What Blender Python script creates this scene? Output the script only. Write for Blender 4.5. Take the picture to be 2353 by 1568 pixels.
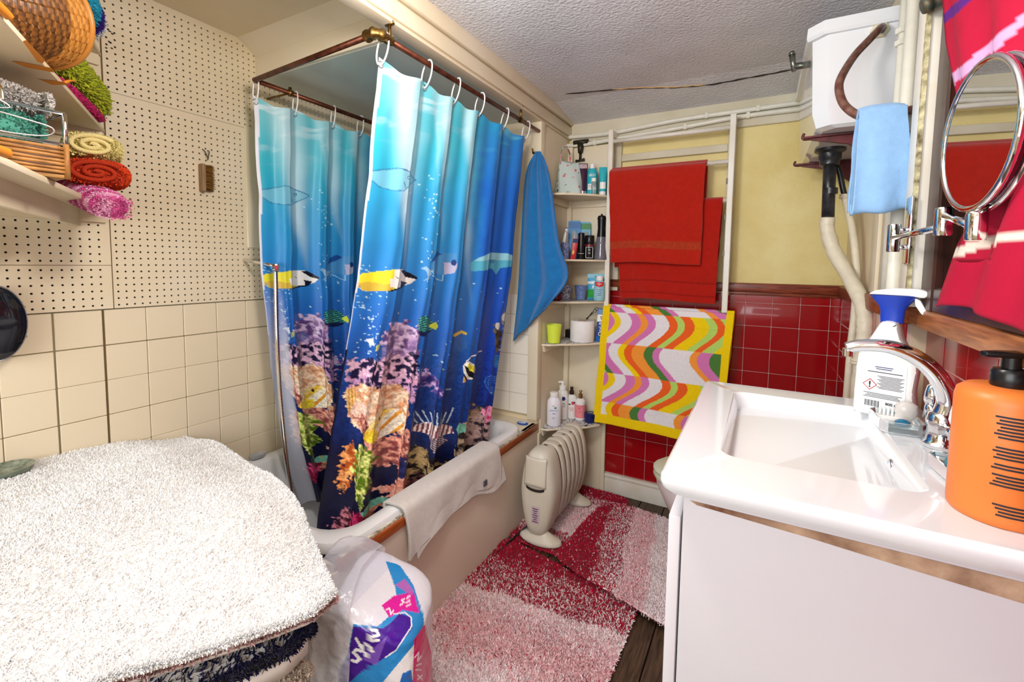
import bpy, bmesh, math, random
import numpy as np
from mathutils import Matrix, Vector, noise as mnoise
PI = math.pi
S = bpy.context.scene
for o in list(bpy.data.objects): bpy.data.objects.remove(o)
C = S.collection
rng = random.Random(7)
npr = np.random.RandomState(7)

# ------------------------------------------------------------------ camera
H = 1.235                                   # eye height above the floor
FPX, YAW, PITCH, ROLL, CXP, CYP = 1043.0, -.5025, -.072, -.0135, 1176.5, 681.0
_f = np.array([math.sin(YAW)*math.cos(PITCH), math.cos(YAW)*math.cos(PITCH), math.sin(PITCH)])
_r = np.array([math.cos(YAW), -math.sin(YAW), 0.]); _d = np.cross(_f, _r)
_c, _s = math.cos(ROLL), math.sin(ROLL)
RIGHT, DOWN, FWD = _c*_r + _s*_d, -_s*_r + _c*_d, _f
cam_d = bpy.data.cameras.new('camera'); cam = bpy.data.objects.new('camera', cam_d); C.objects.link(cam)
cam.matrix_world = Matrix(((RIGHT[0], -DOWN[0], -FWD[0], 0), (RIGHT[1], -DOWN[1], -FWD[1], 0), (RIGHT[2], -DOWN[2], -FWD[2], H), (0, 0, 0, 1)))
cam_d.sensor_width = 36; cam_d.lens = FPX/2353*36
cam_d.shift_x = 0; cam_d.shift_y = -(784-CYP)/2353
cam_d.clip_start = .02
S.camera = cam
S.view_settings.view_transform = 'Standard'; S.view_settings.look = 'None'
S.view_settings.gamma = 1; S.view_settings.use_curve_mapping = False
S.view_settings.exposure = 0.14

# ------------------------------------------------------------------ light
W = bpy.data.worlds.new('sky'); S.world = W; W.use_nodes = True
W.node_tree.nodes['Background'].inputs[0].default_value = (.75, .86, 1, 1)
W.node_tree.nodes['Background'].inputs[1].default_value = 1.0
def area(name, loc, rot, sx, sy, power, col):
    d = bpy.data.lights.new(name, 'AREA'); d.shape = 'RECTANGLE'; d.size = sx; d.size_y = sy; d.energy = power; d.color = col
    o = bpy.data.objects.new(name, d); C.objects.link(o); o.location = loc; o.rotation_euler = rot; return o
area('window_daylight', (-.55, -.93, 1.42), (PI/2, 0, 0), 1.45, .92, 27, (.95, .975, 1))          # window behind the camera
pl_ = bpy.data.lights.new('added_room_light', 'POINT'); pl_.energy = 24; pl_.color = (1, .95, .88); pl_.shadow_soft_size = .09
po_ = bpy.data.objects.new('added_room_light', pl_); C.objects.link(po_); po_.location = (-.50, .58, 1.80)                # unseen lamp added above the frame to even out the light

# picture point -> direction; the distance always comes from a named plane of the room
def _ray(x, y): return RIGHT*((x-CXP)/FPX) + DOWN*((y-CYP)/FPX) + FWD
def onX(x, y, X): r = _ray(x, y); p = r*(X/r[0]); return np.array([X, p[1], p[2]+H])
def onY(x, y, Y): r = _ray(x, y); p = r*(Y/r[1]); return np.array([p[0], Y, p[2]+H])
def onZ(x, y, Z): r = _ray(x, y); p = r*((Z-H)/r[2]); return np.array([p[0], p[1], Z])

# ------------------------------------------------------------------ helpers
def lin(h):
    h = h.lstrip('#'); v = [int(h[i:i+2], 16)/255 for i in (0, 2, 4)]
    return tuple(c/12.92 if c <= .04045 else ((c+.055)/1.055)**2.4 for c in v)
LIN = lambda h: np.array(lin(h))
MATS = {}
def mat(name, col, rough=.5, metal=0., var=0., vscale=6., bump=0., bscale=80., spec=.5, trans=0., alpha=1., coat=0., ior=1.45, col2=None, sheen=0., emit=0.):
    """plain procedural material: colour, blotchy variation towards col2, fine bump"""
    if name in MATS: return MATS[name]
    m = bpy.data.materials.new(name); m.use_nodes = True; nt = m.node_tree; b = nt.nodes['Principled BSDF']
    c = lin(col) if isinstance(col, str) else col
    b.inputs['Base Color'].default_value = (*c, 1); b.inputs['Roughness'].default_value = rough; b.inputs['Metallic'].default_value = metal
    b.inputs['Specular IOR Level'].default_value = spec; b.inputs['Transmission Weight'].default_value = trans; b.inputs['Alpha'].default_value = alpha
    b.inputs['Coat Weight'].default_value = coat; b.inputs['IOR'].default_value = ior; b.inputs['Sheen Weight'].default_value = sheen
    if emit: b.inputs['Emission Color'].default_value = (*c, 1); b.inputs['Emission Strength'].default_value = emit
    if var or bump:
        tc = nt.nodes.new('ShaderNodeTexCoord')
    if var:
        n = nt.nodes.new('ShaderNodeTexNoise'); n.inputs['Scale'].default_value = vscale; n.inputs['Detail'].default_value = 6; nt.links.new(tc.outputs['Object'], n.inputs['Vector'])
        rp = nt.nodes.new('ShaderNodeMapRange'); rp.inputs[1].default_value = .35; rp.inputs[2].default_value = .7; nt.links.new(n.outputs['Fac'], rp.inputs[0])
        mx = nt.nodes.new('ShaderNodeMix'); mx.data_type = 'RGBA'; mx.inputs[6].default_value = (*c, 1)
        c2 = lin(col2) if col2 else tuple(v*(1-var) for v in c)
        mx.inputs[7].default_value = (*c2, 1); nt.links.new(rp.outputs[0], mx.inputs[0]); nt.links.new(mx.outputs[2], b.inputs['Base Color'])
    if bump:
        n2 = nt.nodes.new('ShaderNodeTexNoise'); n2.inputs['Scale'].default_value = bscale; n2.inputs['Detail'].default_value = 3; nt.links.new(tc.outputs['Object'], n2.inputs['Vector'])
        bp = nt.nodes.new('ShaderNodeBump'); bp.inputs['Strength'].default_value = bump; bp.inputs['Distance'].default_value = .01; nt.links.new(n2.outputs['Fac'], bp.inputs['Height']); nt.links.new(bp.outputs[0], b.inputs['Normal'])
    MATS[name] = m; return m
def vmat(name, rough=.5, bump=0., bscale=300., spec=.3, metal=0., alpha=1., sheen=0., trans=0.):
    """colour comes from the print stored on the mesh"""
    m = mat(name, (1, 1, 1), rough, metal, 0, 6, bump, bscale, spec, trans, alpha, sheen=sheen)
    nt = m.node_tree
    if not any(n.type == 'VERTEX_COLOR' for n in nt.nodes):
        a = nt.nodes.new('ShaderNodeVertexColor'); a.layer_name = 'Col'; nt.links.new(a.outputs[0], nt.nodes['Principled BSDF'].inputs['Base Color'])
    return m
def wood(name, c1, c2, axis='Y', scale=9., rough=.45, stretch=14., coat=0.):
    if name in MATS: return MATS[name]
    m = mat(name, c1, rough, coat=coat); nt = m.node_tree; b = nt.nodes['Principled BSDF']
    tc = nt.nodes.new('ShaderNodeTexCoord'); mp = nt.nodes.new('ShaderNodeMapping')
    mp.inputs['Scale'].default_value = tuple((1 if a == axis else stretch) for a in 'XYZ')
    n = nt.nodes.new('ShaderNodeTexNoise'); n.inputs['Scale'].default_value = scale; n.inputs['Detail'].default_value = 8; n.inputs['Distortion'].default_value = .6
    r = nt.nodes.new('ShaderNodeValToRGB'); r.color_ramp.elements[0].color = (*lin(c2), 1); r.color_ramp.elements[1].color = (*lin(c1), 1); r.color_ramp.elements[0].position = .35; r.color_ramp.elements[1].position = .65
    nt.links.new(tc.outputs['Object'], mp.inputs[0]); nt.links.new(mp.outputs[0], n.inputs['Vector']); nt.links.new(n.outputs['Fac'], r.inputs[0]); nt.links.new(r.outputs[0], b.inputs['Base Color'])
    return m

ORG = {}                                     # world origin of each top-level thing
def thing(name, label, cat, loc, group=None):
    o = bpy.data.objects.new(name, None); C.objects.link(o); o.empty_display_size = .03
    o.location = loc; o['label'] = label; o['category'] = cat
    if group: o['group'] = group
    ORG[o.name] = np.array(loc, float); return o
def tag(o, label, cat, group=None):
    o['label'] = label; o['category'] = cat
    if group: o['group'] = group
    return o
def orgof(p):
    return ORG.get(p.name, np.zeros(3))
def mk(name, V, F, m, parent=None, smooth=False, cols=None, base=None):
    """V in world metres. A top-level mesh gets its origin at its base."""
    V = np.asarray(V, float)
    if parent is not None: org = orgof(parent)
    elif base is not None: org = np.array(base, float)
    else: lo, hi = V.min(0), V.max(0); org = np.array([(lo[0]+hi[0])/2, (lo[1]+hi[1])/2, lo[2]])
    me = bpy.data.meshes.new(name); me.from_pydata((V-org).tolist(), [], F if isinstance(F, list) else F.tolist()); me.update()
    if smooth: me.polygons.foreach_set('use_smooth', [True]*len(me.polygons))
    if m is not None: me.materials.append(m)
    if cols is not None:
        a = me.color_attributes.new('Col', 'FLOAT_COLOR', 'POINT')
        a.data.foreach_set('color', np.c_[cols, np.ones(len(cols))].astype(np.float32).ravel())
    o = bpy.data.objects.new(name, me); C.objects.link(o)
    if parent is not None:
        o.parent = parent; ORG[o.name] = org
    else: o.location = org; ORG[o.name] = org
    return o
def struct(o): o['kind'] = 'structure'; return o
def from_bm(name, bm, m, parent=None, smooth=False, base=None):
    bmesh.ops.recalc_face_normals(bm, faces=bm.faces[:])
    bm.verts.index_update(); V = [v.co[:] for v in bm.verts]; F = [[v.index for v in f.verts] for f in bm.faces]; bm.free()
    o = mk(name, V, F, m, parent, smooth, base=base)
    if smooth: sharp(o)
    return o
def sharp(o, ang=35):
    me = o.data
    bm = bmesh.new(); bm.from_mesh(me)
    for e in bm.edges:
        e.smooth = not (len(e.link_faces) == 2 and e.calc_face_angle(0) > math.radians(ang))
    bm.to_mesh(me); bm.free()
def bm_box(lo, hi, bev=0., seg=2, bm=None, M=None):
    b2 = bmesh.new()
    bmesh.ops.create_cube(b2, size=1)
    lo, hi = np.array(lo, float), np.array(hi, float); c = (lo+hi)/2; s = hi-lo
    for v in b2.verts: v.co = Vector((v.co.x*s[0], v.co.y*s[1], v.co.z*s[2]))
    if bev: bmesh.ops.bevel(b2, geom=b2.edges[:], offset=bev, segments=seg, affect='EDGES', profile=.5)
    for v in b2.verts: v.co = (M @ v.co if M else v.co) + Vector(c)
    if bm is None: return b2
    join(bm, b2); return bm
def join(bm, b2):
    me = bpy.data.meshes.new('tmp'); b2.to_mesh(me); b2.free(); bm.from_mesh(me); bpy.data.meshes.remove(me)
def box(name, lo, hi, m, parent=None, bev=0., seg=2, rz=0., base=None, M=None):
    MM = M or (Matrix.Rotation(rz, 3, 'Z') if rz else None)
    return from_bm(name, bm_box(lo, hi, bev, seg, M=MM), m, parent, smooth=bool(bev), base=base)
def boxes(name, L, m, parent=None, bev=0., base=None):
    bm = bmesh.new()
    for lo, hi in L: bm_box(lo, hi, bev, 1, bm)
    return from_bm(name, bm, m, parent, smooth=bool(bev), base=base)
def resample(P, n):
    """Catmull-Rom through the points"""
    P = np.asarray(P, float); Q = np.vstack([2*P[0]-P[1], P, 2*P[-1]-P[-2]]); out = []
    k = len(P)-1
    for i in range(n):
        t = i/(n-1)*k; j = min(int(t), k-1); u = t-j; a, b, c, d = Q[j:j+4]
        out.append(.5*((2*b)+(-a+c)*u+(2*a-5*b+4*c-d)*u*u+(-a+3*b-3*c+d)*u**3))
    return np.array(out)
def tube_mesh(P, r, seg=12, caps=True, closed=False):
    P = np.asarray(P, float); n = len(P); R = np.full(n, r) if np.isscalar(r) else np.asarray(r, float)
    T = np.roll(P, -1, 0)-np.roll(P, 1, 0)
    if not closed: T[0] = P[1]-P[0]; T[-1] = P[-1]-P[-2]
    T /= np.linalg.norm(T, axis=1)[:, None]+1e-12
    u = np.cross(T[0], [0, 0, 1.]);
    if np.linalg.norm(u) < 1e-3: u = np.cross(T[0], [1., 0, 0])
    u /= np.linalg.norm(u); V = []; A = np.arange(seg)*2*PI/seg
    for i in range(n):
        u = u-T[i]*(u@T[i]); u /= np.linalg.norm(u); w = np.cross(T[i], u)
        V.append(P[i]+R[i]*(np.cos(A)[:, None]*u+np.sin(A)[:, None]*w))
    V = np.vstack(V); F = []
    for i in range(n if closed else n-1):
        a, b = i*seg, ((i+1) % n)*seg
        for k in range(seg): k2 = (k+1) % seg; F.append([a+k, a+k2, b+k2, b+k])
    if caps and not closed: F.append(list(range(seg))[::-1]); F.append([(n-1)*seg+k for k in range(seg)])
    return V, F
def tube(name, P, r, m, parent=None, seg=12, smooth=True, closed=False):
    V, F = tube_mesh(P, r, seg, closed=closed); return mk(name, V, F, m, parent, smooth)
def tubes(name, L, m, parent=None, seg=8):
    VV, FF, n = [], [], 0
    for P, r in L:
        V, F = tube_mesh(P, r, seg); VV.append(V); FF += [[i+n for i in f] for f in F]; n += len(V)
    return mk(name, np.vstack(VV), FF, m, parent, True)
def lathe(name, prof, m, loc, parent=None, seg=28, sx=1., sy=1., rz=0., smooth=True, caps=True, M=None, cols=None, ang=40):
    """profile [(radius, height)...] turned about z at loc"""
    V = []; A = np.arange(seg)*2*PI/seg
    for r, z in prof: V += [(r*math.cos(a)*sx, r*math.sin(a)*sy, z) for a in A]
    V = np.array(V)
    if rz: c, s = math.cos(rz), math.sin(rz); V[:, :2] = np.c_[V[:, 0]*c-V[:, 1]*s, V[:, 0]*s+V[:, 1]*c]
    if M is not None: V = V @ np.array(M.to_3x3()).T
    V = V+np.array(loc)
    F = []; n = len(prof)
    for i in range(n-1):
        for k in range(seg): k2 = (k+1) % seg; F.append([i*seg+k, i*seg+k2, (i+1)*seg+k2, (i+1)*seg+k])
    if caps: F.append(list(range(seg))[::-1]); F.append([(n-1)*seg+k for k in range(seg)])
    o = mk(name, V, F, m, parent, smooth, cols=cols, base=None if parent is not None else loc)
    if smooth: sharp(o, ang)
    return o
def prism(name, poly, d, m, parent=None, bev=0., base=None):
    """poly: world points of one face (planar), extruded by vector d"""
    bm = bmesh.new(); a = [bm.verts.new(p) for p in poly]; b = [bm.verts.new(np.array(p)+np.array(d)) for p in poly]
    bm.faces.new(a); bm.faces.new(b[::-1]); n = len(a)
    for i in range(n): bm.faces.new([a[i], a[(i+1) % n], b[(i+1) % n], b[i]])
    if bev:
        bmesh.ops.recalc_face_normals(bm, faces=bm.faces[:]); bmesh.ops.bevel(bm, geom=bm.edges[:], offset=bev, segments=2, affect='EDGES', profile=.5)
    return from_bm(name, bm, m, parent, smooth=bool(bev), base=base)
def sheet(name, G, m, parent=None, cols=None, thick=0., smooth=True):
    """grid of points [nv,nu,3] -> surface; optional thickness by a Solidify modifier"""
    nv, nu = G.shape[:2]; i = np.arange(nv*nu).reshape(nv, nu)
    F = np.stack([i[:-1, :-1], i[:-1, 1:], i[1:, 1:], i[1:, :-1]], -1).reshape(-1, 4)
    o = mk(name, G.reshape(-1, 3), F, m, parent, smooth, cols=None if cols is None else cols.reshape(-1, 3))
    if thick:
        md = o.modifiers.new('thickness', 'SOLIDIFY'); md.thickness = thick; md.offset = 0
    return o
def fbm(P, scale, oct=4, seed=0.):
    """value-noise fbm, numpy, P [...,2 or 3] -> about -1..1"""
    P = np.asarray(P, float)*scale+seed*17.31
    out = 0.; amp = 1.; tot = 0.
    for o in range(oct):
        out = out+amp*vnoise(P); tot += amp; P = P*2.03+11.7; amp *= .5
    return out/tot
def _hash(I):
    n = np.zeros(I.shape[:-1], dtype=np.int64)
    for k, pr in enumerate((73856093, 19349663, 83492791)[:I.shape[-1]]): n ^= I[..., k].astype(np.int64)*pr
    n = (n ^ (n >> 13))*1274126177; n &= 0x7fffffff
    return ((n >> 3) % 100003)/50001.5-1
def vnoise(P):
    I = np.floor(P); f = P-I; f = f*f*(3-2*f); I = I.astype(np.int64); D = P.shape[-1]; out = 0.
    for c in range(1 << D):
        off = np.array([(c >> k) & 1 for k in range(D)]); w = 1.
        for k in range(D): w = w*(f[..., k] if off[k] else 1-f[..., k])
        out = out+w*_hash(I+off)
    return out
def inpoly(X, Y, poly):
    inside = np.zeros(X.shape, bool); n = len(poly)
    for i in range(n):
        x1, y1 = poly[i]; x2, y2 = poly[(i+1) % n]
        if y1 == y2: continue
        c = ((y1 > Y) != (y2 > Y)) & (X < (x2-x1)*(Y-y1)/(y2-y1)+x1); inside ^= c
    return inside
def text_mesh(s, size, bold=0.):
    cu = bpy.data.curves.new('t', 'FONT'); cu.body = s; cu.size = size; cu.align_x = 'CENTER'; cu.align_y = 'CENTER'; cu.offset = bold; cu.resolution_u = 3
    o = bpy.data.objects.new('t', cu); C.objects.link(o)
    me = bpy.data.meshes.new_from_object(o.evaluated_get(bpy.context.evaluated_depsgraph_get()))
    V = np.array([v.co[:] for v in me.vertices]); F = [list(p.vertices) for p in me.polygons]
    bpy.data.objects.remove(o); bpy.data.curves.remove(cu); bpy.data.meshes.remove(me); return V, F
def text(name, s, size, m, parent, c, ux, uy, un, off=.0006, bold=0., cyl=None):
    """flat lettering: c centre, ux/uy in-plane axes, un normal. cyl = radius bends it round an upright axis"""
    V, F = text_mesh(s, size, bold)
    if len(V) == 0: return None
    ux, uy, un, c = (np.array(a, float) for a in (ux, uy, un, c))
    if cyl:
        a = V[:, 0]/cyl; W = c-un*cyl+np.outer(np.sin(a)*(cyl+off), ux)+np.outer(np.cos(a)*(cyl+off), un)+np.outer(V[:, 1], uy)
    else: W = c+un*off+np.outer(V[:, 0], ux)+np.outer(V[:, 1], uy)
    return mk(name, W, F, m, parent)
def decal(name, poly2, m, parent, c, ux, uy, un, off=.0008, cyl=None):
    """thin printed patch, 2-D outline in metres about c"""
    V = np.array([(x, y) for x, y in poly2], float)
    ux, uy, un, c = (np.array(a, float) for a in (ux, uy, un, c))
    if cyl:
        # densify so it follows the round body
        bm = bmesh.new(); bm.faces.new([bm.verts.new((x, y, 0)) for x, y in V]); w = V[:, 0].max()-V[:, 0].min(); k = max(2, int(w/cyl/.22))
        for q in range(1, k):
            g = bm.verts[:]+bm.edges[:]+bm.faces[:]; bmesh.ops.bisect_plane(bm, geom=g, plane_co=(V[:, 0].min()+w*q/k, 0, 0), plane_no=(1, 0, 0))
        bm.verts.index_update(); V = np.array([v.co[:2] for v in bm.verts]); F = [[v.index for v in f.verts] for f in bm.faces]; bm.free()
        a = V[:, 0]/cyl; Wd = c-un*cyl+np.outer(np.sin(a)*(cyl+off), ux)+np.outer(np.cos(a)*(cyl+off), un)+np.outer(V[:, 1], uy)
        return mk(name, Wd, F, m, parent, True)
    return mk(name, c+un*off+np.outer(V[:, 0], ux)+np.outer(V[:, 1], uy), [list(range(len(V)))], m, parent)
def facing(x, y):
    """unit vectors for a label that looks back at the middle of the room"""
    n = np.array([-x, -y, 0.]); n /= np.linalg.norm(n); return np.array([-n[1], n[0], 0]), np.array([0, 0, 1.]), n
def rect(w, h): return [(-w/2, -h/2), (w/2, -h/2), (w/2, h/2), (-w/2, h/2)]
def ell(w, h, n=20): return [(w/2*math.cos(2*PI*i/n), h/2*math.sin(2*PI*i/n)) for i in range(n)]
def pile(name, P, N, L, wdt, cols, m, parent, lean=.5):
    """thousands of little tufts standing on the points P"""
    n = len(P); r = npr.normal(size=(n, 3))*lean; D = N+r; D /= np.linalg.norm(D, axis=1)[:, None]
    sde = np.cross(D, npr.normal(size=(n, 3))); sde /= np.linalg.norm(sde, axis=1)[:, None]+1e-9
    L = L*(.7+.6*npr.rand(n))[:, None]
    A = P-sde*wdt/2; B = P+sde*wdt/2; T = P+D*L
    T2 = T+sde*wdt*.25; T1 = T-sde*wdt*.25
    V = np.stack([A, B, T2, T1], 1).reshape(-1, 3); F = np.arange(4*n).reshape(n, 4)
    o = mk(name, V, F, m, parent, cols=np.repeat(cols, 4, 0)); o['kind'] = 'stuff'; return o
def linkcopy(o, parent, loc=(0, 0, 0), rot=None):
    c = o.copy(); C.objects.link(c); c.parent = parent; c.location = loc
    if rot is not None: c.rotation_euler = rot
    return c

XL, XB, XR, YF, YN = -1.722, -.95, .30, 2.36, -.95
XN = .335                                    # tiled wall behind the basin, set back under the window ledge
# shared paints and finishes
cream = mat('cream_gloss_paint', '#e9dfc8', .38, var=.06, vscale=3, col2='#e2d3b3', bump=.04, bscale=60)
cream2 = mat('cream_satin_board', '#e8dcc2', .5, var=.1, vscale=2.2, col2='#dcc9a2', bump=.03, bscale=90)
white_paint = mat('white_gloss_paint', '#ece8de', .35, var=.05, vscale=8, col2='#ded6c4', bump=.04, bscale=40)
grey_plaster = mat('grey_textured_plaster', '#dedee1', .55, var=.1, vscale=4, col2='#cfced2', bump=.55, bscale=95)
yellow_plaster = mat('yellow_plaster', '#ecdd9f', .7, var=.12, vscale=5, col2='#e0cb84', bump=.35, bscale=45)
chrome = mat('chrome', '#e6e8ea', .08, 1.)
brass = mat('aged_brass', '#8a6b3a', .35, 1., var=.3, vscale=40)
copper = mat('aged_copper', '#7a4632', .38, .8, var=.35, vscale=30, col2='#4c2a20')
ceramic = mat('white_ceramic', '#e6e9ec', .1, coat=.4)
black_pl = mat('black_plastic', '#121214', .3)
white_pl = mat('white_plastic', '#f3f3f1', .35)
ink = mat('dark_print', '#20222c', .6)
navy_ink = mat('navy_print', '#1d2b66', .6)
mahog = wood('mahogany_trim', '#a4502a', '#6e2c14', 'Y', 12, .35)
mahogX = wood('mahogany_trim_across', '#93452a', '#5e2413', 'X', 12, .35)

# ------------------------------------------------------------------ room shell
floor_dark = mat('dark_floor_gap', '#1d140e', .8)
plankm = wood('dark_stained_floorboard', '#5d4634', '#35261b', 'Y', 10, .45)
fl = struct(box('floor', (XL-.1, YN-.1, -.12), (XR+.15, YF+.1, -.012), floor_dark, base=(0, 0, -.012)))
pw = .118; x0 = -.97
pl0 = None
for k in range(11):
    L0 = -.4 if k % 3 == 0 else (-.95)
    if pl0 is None: pl0 = box('floorboard', (x0, YN, -.014), (x0+pw-.004, YF, 0), plankm, fl, bev=.0015, seg=1)
    else:
        c = linkcopy(pl0, fl, (k*pw, 0, 0))

wall_under = mat('old_plaster', '#c9bfa4', .8, var=.1)
wl = struct(box('wall_left', (XL-.14, YN-.1, 0), (XL-.007, YF+.1, 2.12), wall_under, base=(XL-.007, .5, 0)))
# cream wall tiles, each its own piece
tile_cream = mat('cream_wall_tile', '#e9dcc0', .3, var=.06, vscale=1.5, col2='#e3d3b4')
grout_l = mat('grimy_grout', '#857a5f', .9)
box('grout', (XL-.0072, YN, .3), (XL-.0035, 2.0, 1.081), grout_l, wl)
t0 = None
ycols = [.4827-.1075*k for k in range(1, 13)][::-1]+[.4827]+[.595+.1072*k for k in range(13)]
zrows = [.44, .546, .652, .759, .865, .973]
def rel(p, o): return tuple(np.array(p, float)-orgof(o))
for i, y in enumerate(ycols):
    wd = .1125 if abs(y-.4827) < 1e-6 else .1075
    for z in zrows:
        if t0 is None:
            t0 = from_bm('tile', bm_box((XL-.008, y-.0528, z-.0526), (XL, y+.0528, z+.0526), .0016, 1), tile_cream, wl, smooth=True)
            t0c = np.array((0, y, z)); first = True
            t0.location = (0, wd/2, .053)
            continue
        c = linkcopy(t0, wl, (rng.uniform(-.0006, .0004), y-t0c[1]+wd/2, z-t0c[2]+.053)); c.scale = (1, 1, 1)
# pegboard panels with real holes
peg = mat('cream_pegboard', '#e8dcc3', .42, var=.08, vscale=2.5, col2='#dfcfab')
peg_shade = mat('pegboard_hole_shade', '#0d0a08', .9)
box('hole_shade_sheet', (XL-.0068, YN, 1.078), (XL-.0055, 2.0, 2.047), peg_shade, wl)  # near-black sheet, colour stands for the shade inside the peg holes
def pegboard(y0, y1, z0, z1, py, pz, oy, oz, r=.0031, skip=None):
    V, F = [], []; A = [PI/4*k+PI for k in range(8)]
    ny = max(1, int(round((y1-y0-oy)/py))); nz = max(1, int(round((z1-z0-oz)/pz)))
    ye = [y0]+[y0+oy+(k+.5)*py for k in range(ny)]; ze = [z0]+[z0+oz+(k+.5)*pz for k in range(nz)]
    ye[-1] = y1; ze[-1] = z1
    for a in range(ny):
        for b in range(nz):
            ya, yb, za, zb = ye[a], ye[a+1], ze[b], ze[b+1]; cy, cz = y0+oy+a*py, z0+oz+b*pz
            n = len(V)
            if (skip and skip(cy, cz)) or cy+r > yb or cz+r > zb or cy-r < ya or cz-r < za:
                V += [(XL, ya, za), (XL, yb, za), (XL, yb, zb), (XL, ya, zb)]; F.append([n, n+1, n+2, n+3]); continue
            sq = [(ya, cz), (ya, za), (cy, za), (yb, za), (yb, cz), (yb, zb), (cy, zb), (ya, zb)]
            V += [(XL, p, q) for p, q in sq]+[(XL, cy+r*math.cos(t), cz+r*math.sin(t)) for t in A]+[(XL-.0045, cy+r*math.cos(t), cz+r*math.sin(t)) for t in A]
            for k in range(8):
                k2 = (k+1) % 8; F.append([n+k, n+k2, n+8+k2, n+8+k]); F.append([n+8+k, n+8+k2, n+16+k2, n+16+k])
    return mk('pegboard_panel', V, F, peg, wl)
pegboard(.622, 2.0, 1.729, 2.047, .0203, .0203, .012, .012)
pegboard(.622, 2.0, 1.0825, 1.728, .0203, .0203, .012, .010)
pegboard(-.5, .6195, 1.214, 1.356, .0212, .0212, .012, .011)
pegboard(-.5, .6195, 1.0825, 1.2125, .0212, .0212, .012, .011)
box('wall_board', (XL-.007, -.5, 1.357), (XL-.002, .6195, 2.047), cream2, wl)
box('wall_board', (XL-.001, 1.035, 1.281), (XL+.006, 1.45, 1.735), cream, wl, bev=.002, seg=1)
box('joint_strip', (XL-.003, .6192, 1.36), (XL+.001, .6222, 2.047), mat('brown_joint', '#6e5635', .8), wl)
boxes('joint_strip', [((XL-.003, .6196, 1.083), (XL+.0004, .6218, 1.357)), ((XL-.003, -.5, 1.2125), (XL+.0004, .62, 1.214)), ((XL-.003, .5935, .3), (XL-.0004, .5965, 1.08))], MATS['brown_joint'], wl)
# mould spots on the pegboard near the shelf
spot = mat('mould_stain', '#2c2012', .9)
for (a, b) in [(247, 58), (247, 67), (252, 72), (251, 96), (253, 98), (257, 111), (244, 110), (258, 78)]:
    p = onX(a, b, XL); decal('stain', [(.0035*math.cos(t*PI/4)*rng.uniform(.5, 1.3), .0028*math.sin(t*PI/4)*rng.uniform(.5, 1.3)) for t in range(8)], spot, wl, p, (0, 1, 0), (0, 0, 1), (1, 0, 0), .0006)

# far wall: yellow plaster, dado rail, red tiles, baseboard
wf = struct(box('wall_far', (XL-.1, YF+.009, 0), (XR+.2, YF+.14, 2.12), yellow_plaster, base=(0, YF+.009, 0)))
tile_red = mat('red_glazed_tile', '#a80f17', .12, var=.2, vscale=3, col2='#8c0a12', coat=.5)
grout_r = mat('white_grout', '#d8c4bc', .9)
box('grout', (-.72, YF+.003, .1), (XR+.02, YF+.0095, 1.11), grout_r, wf)
r0 = None
xcols = [-.708+.1078*k for k in range(10)]; zr = [.1085+.1068*k for k in range(10)]
for i, x in enumerate(xcols):
    for z in zr:
        zt = min(z+.1068, 1.108)
        if zt-z < .02: continue
        full = zt-z > .106
        if full and r0 is not None: c = linkcopy(r0, wf, (x-rx0, rng.uniform(-.0005, .0005), z-rz0)); continue
        t = from_bm('tile', bm_box((x+.0008, YF, z+.0008), (x+.107, YF+.008, zt-.0008), .0014, 1), tile_red, wf, smooth=True)
        if full: r0, rx0, rz0 = t, x, z
dm = mahogX
box('dado_rail', (-.70, YF-.018, 1.118), (XR+.01, YF+.006, 1.160), dm, wf, bev=.006)
box('dado_rail', (-.70, YF-.010, 1.104), (XR+.01, YF+.006, 1.120), dm, wf, bev=.003)
bb = struct(box('baseboard_far', (-.70, YF-.016, 0), (XR, YF+.006, .092), white_paint, bev=.004))
box('baseboard_cap', (-.70, YF-.022, .088), (XR, YF+.006, .108), white_paint, bb, bev=.005)
# boards under the ceiling on the far wall
bx = mat('dull_white_board', '#d9d2bd', .5, var=.12, vscale=4, col2='#c4bb9f')
box('picture_rail', (-.94, YF-.008, 1.868), (.16, YF+.006, 2.02), bx, wf, bev=.003, seg=1)
boxes('batten', [((-.6595, YF-.013, 1.765), (-.1655, YF+.006, 1.80)), ((-.70, YF-.014, 1.1), (-.66, YF+.006, 1.88)), ((-.165, YF-.014, 1.1), (-.13, YF+.006, 1.88))], bx, wf, bev=.002)

# right wall with a dark timber window opening
wr = struct(boxes('wall_right', [((XN+.008, YN-.1, 0), (XR+.14, 1.358, 1.13)), ((XR+.008, 1.3585, 0), (XR+.14, YF+.1, 1.13)), ((XR+.008, 1.237, 1.1305), (XR+.14, YF+.1, 2.12)), ((XR+.008, YN-.1, 1.13), (XR+.14, .05, 2.12)), ((XR+.008, .05, 1.98), (XR+.14, 1.24, 2.12))], cream2, base=(XR+.008, .7, 0)))
box('grout', (XN+.002, -.3, .6), (XN+.0085, 1.357, 1.112), grout_r, wr); box('grout', (XR+.002, 1.36, .6), (XR+.0085, YF, 1.112), grout_r, wr)
q0 = None
yc = [1.362+.1075*k for k in range(10)]
zc = [.676, .7845, .893, 1.0015]
for y in yc:
    if y+.1075 > YF+.01: continue
    for z in zc:
        if q0 is not None: linkcopy(q0, wr, (0, y-qy, z-qz)); continue
        q0 = from_bm('tile', bm_box((XR, y+.0008, z+.0008), (XR+.008, y+.1068, z+.1077), .0014, 1), tile_red, wr, smooth=True); qy, qz = y, z
q0 = None
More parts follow.
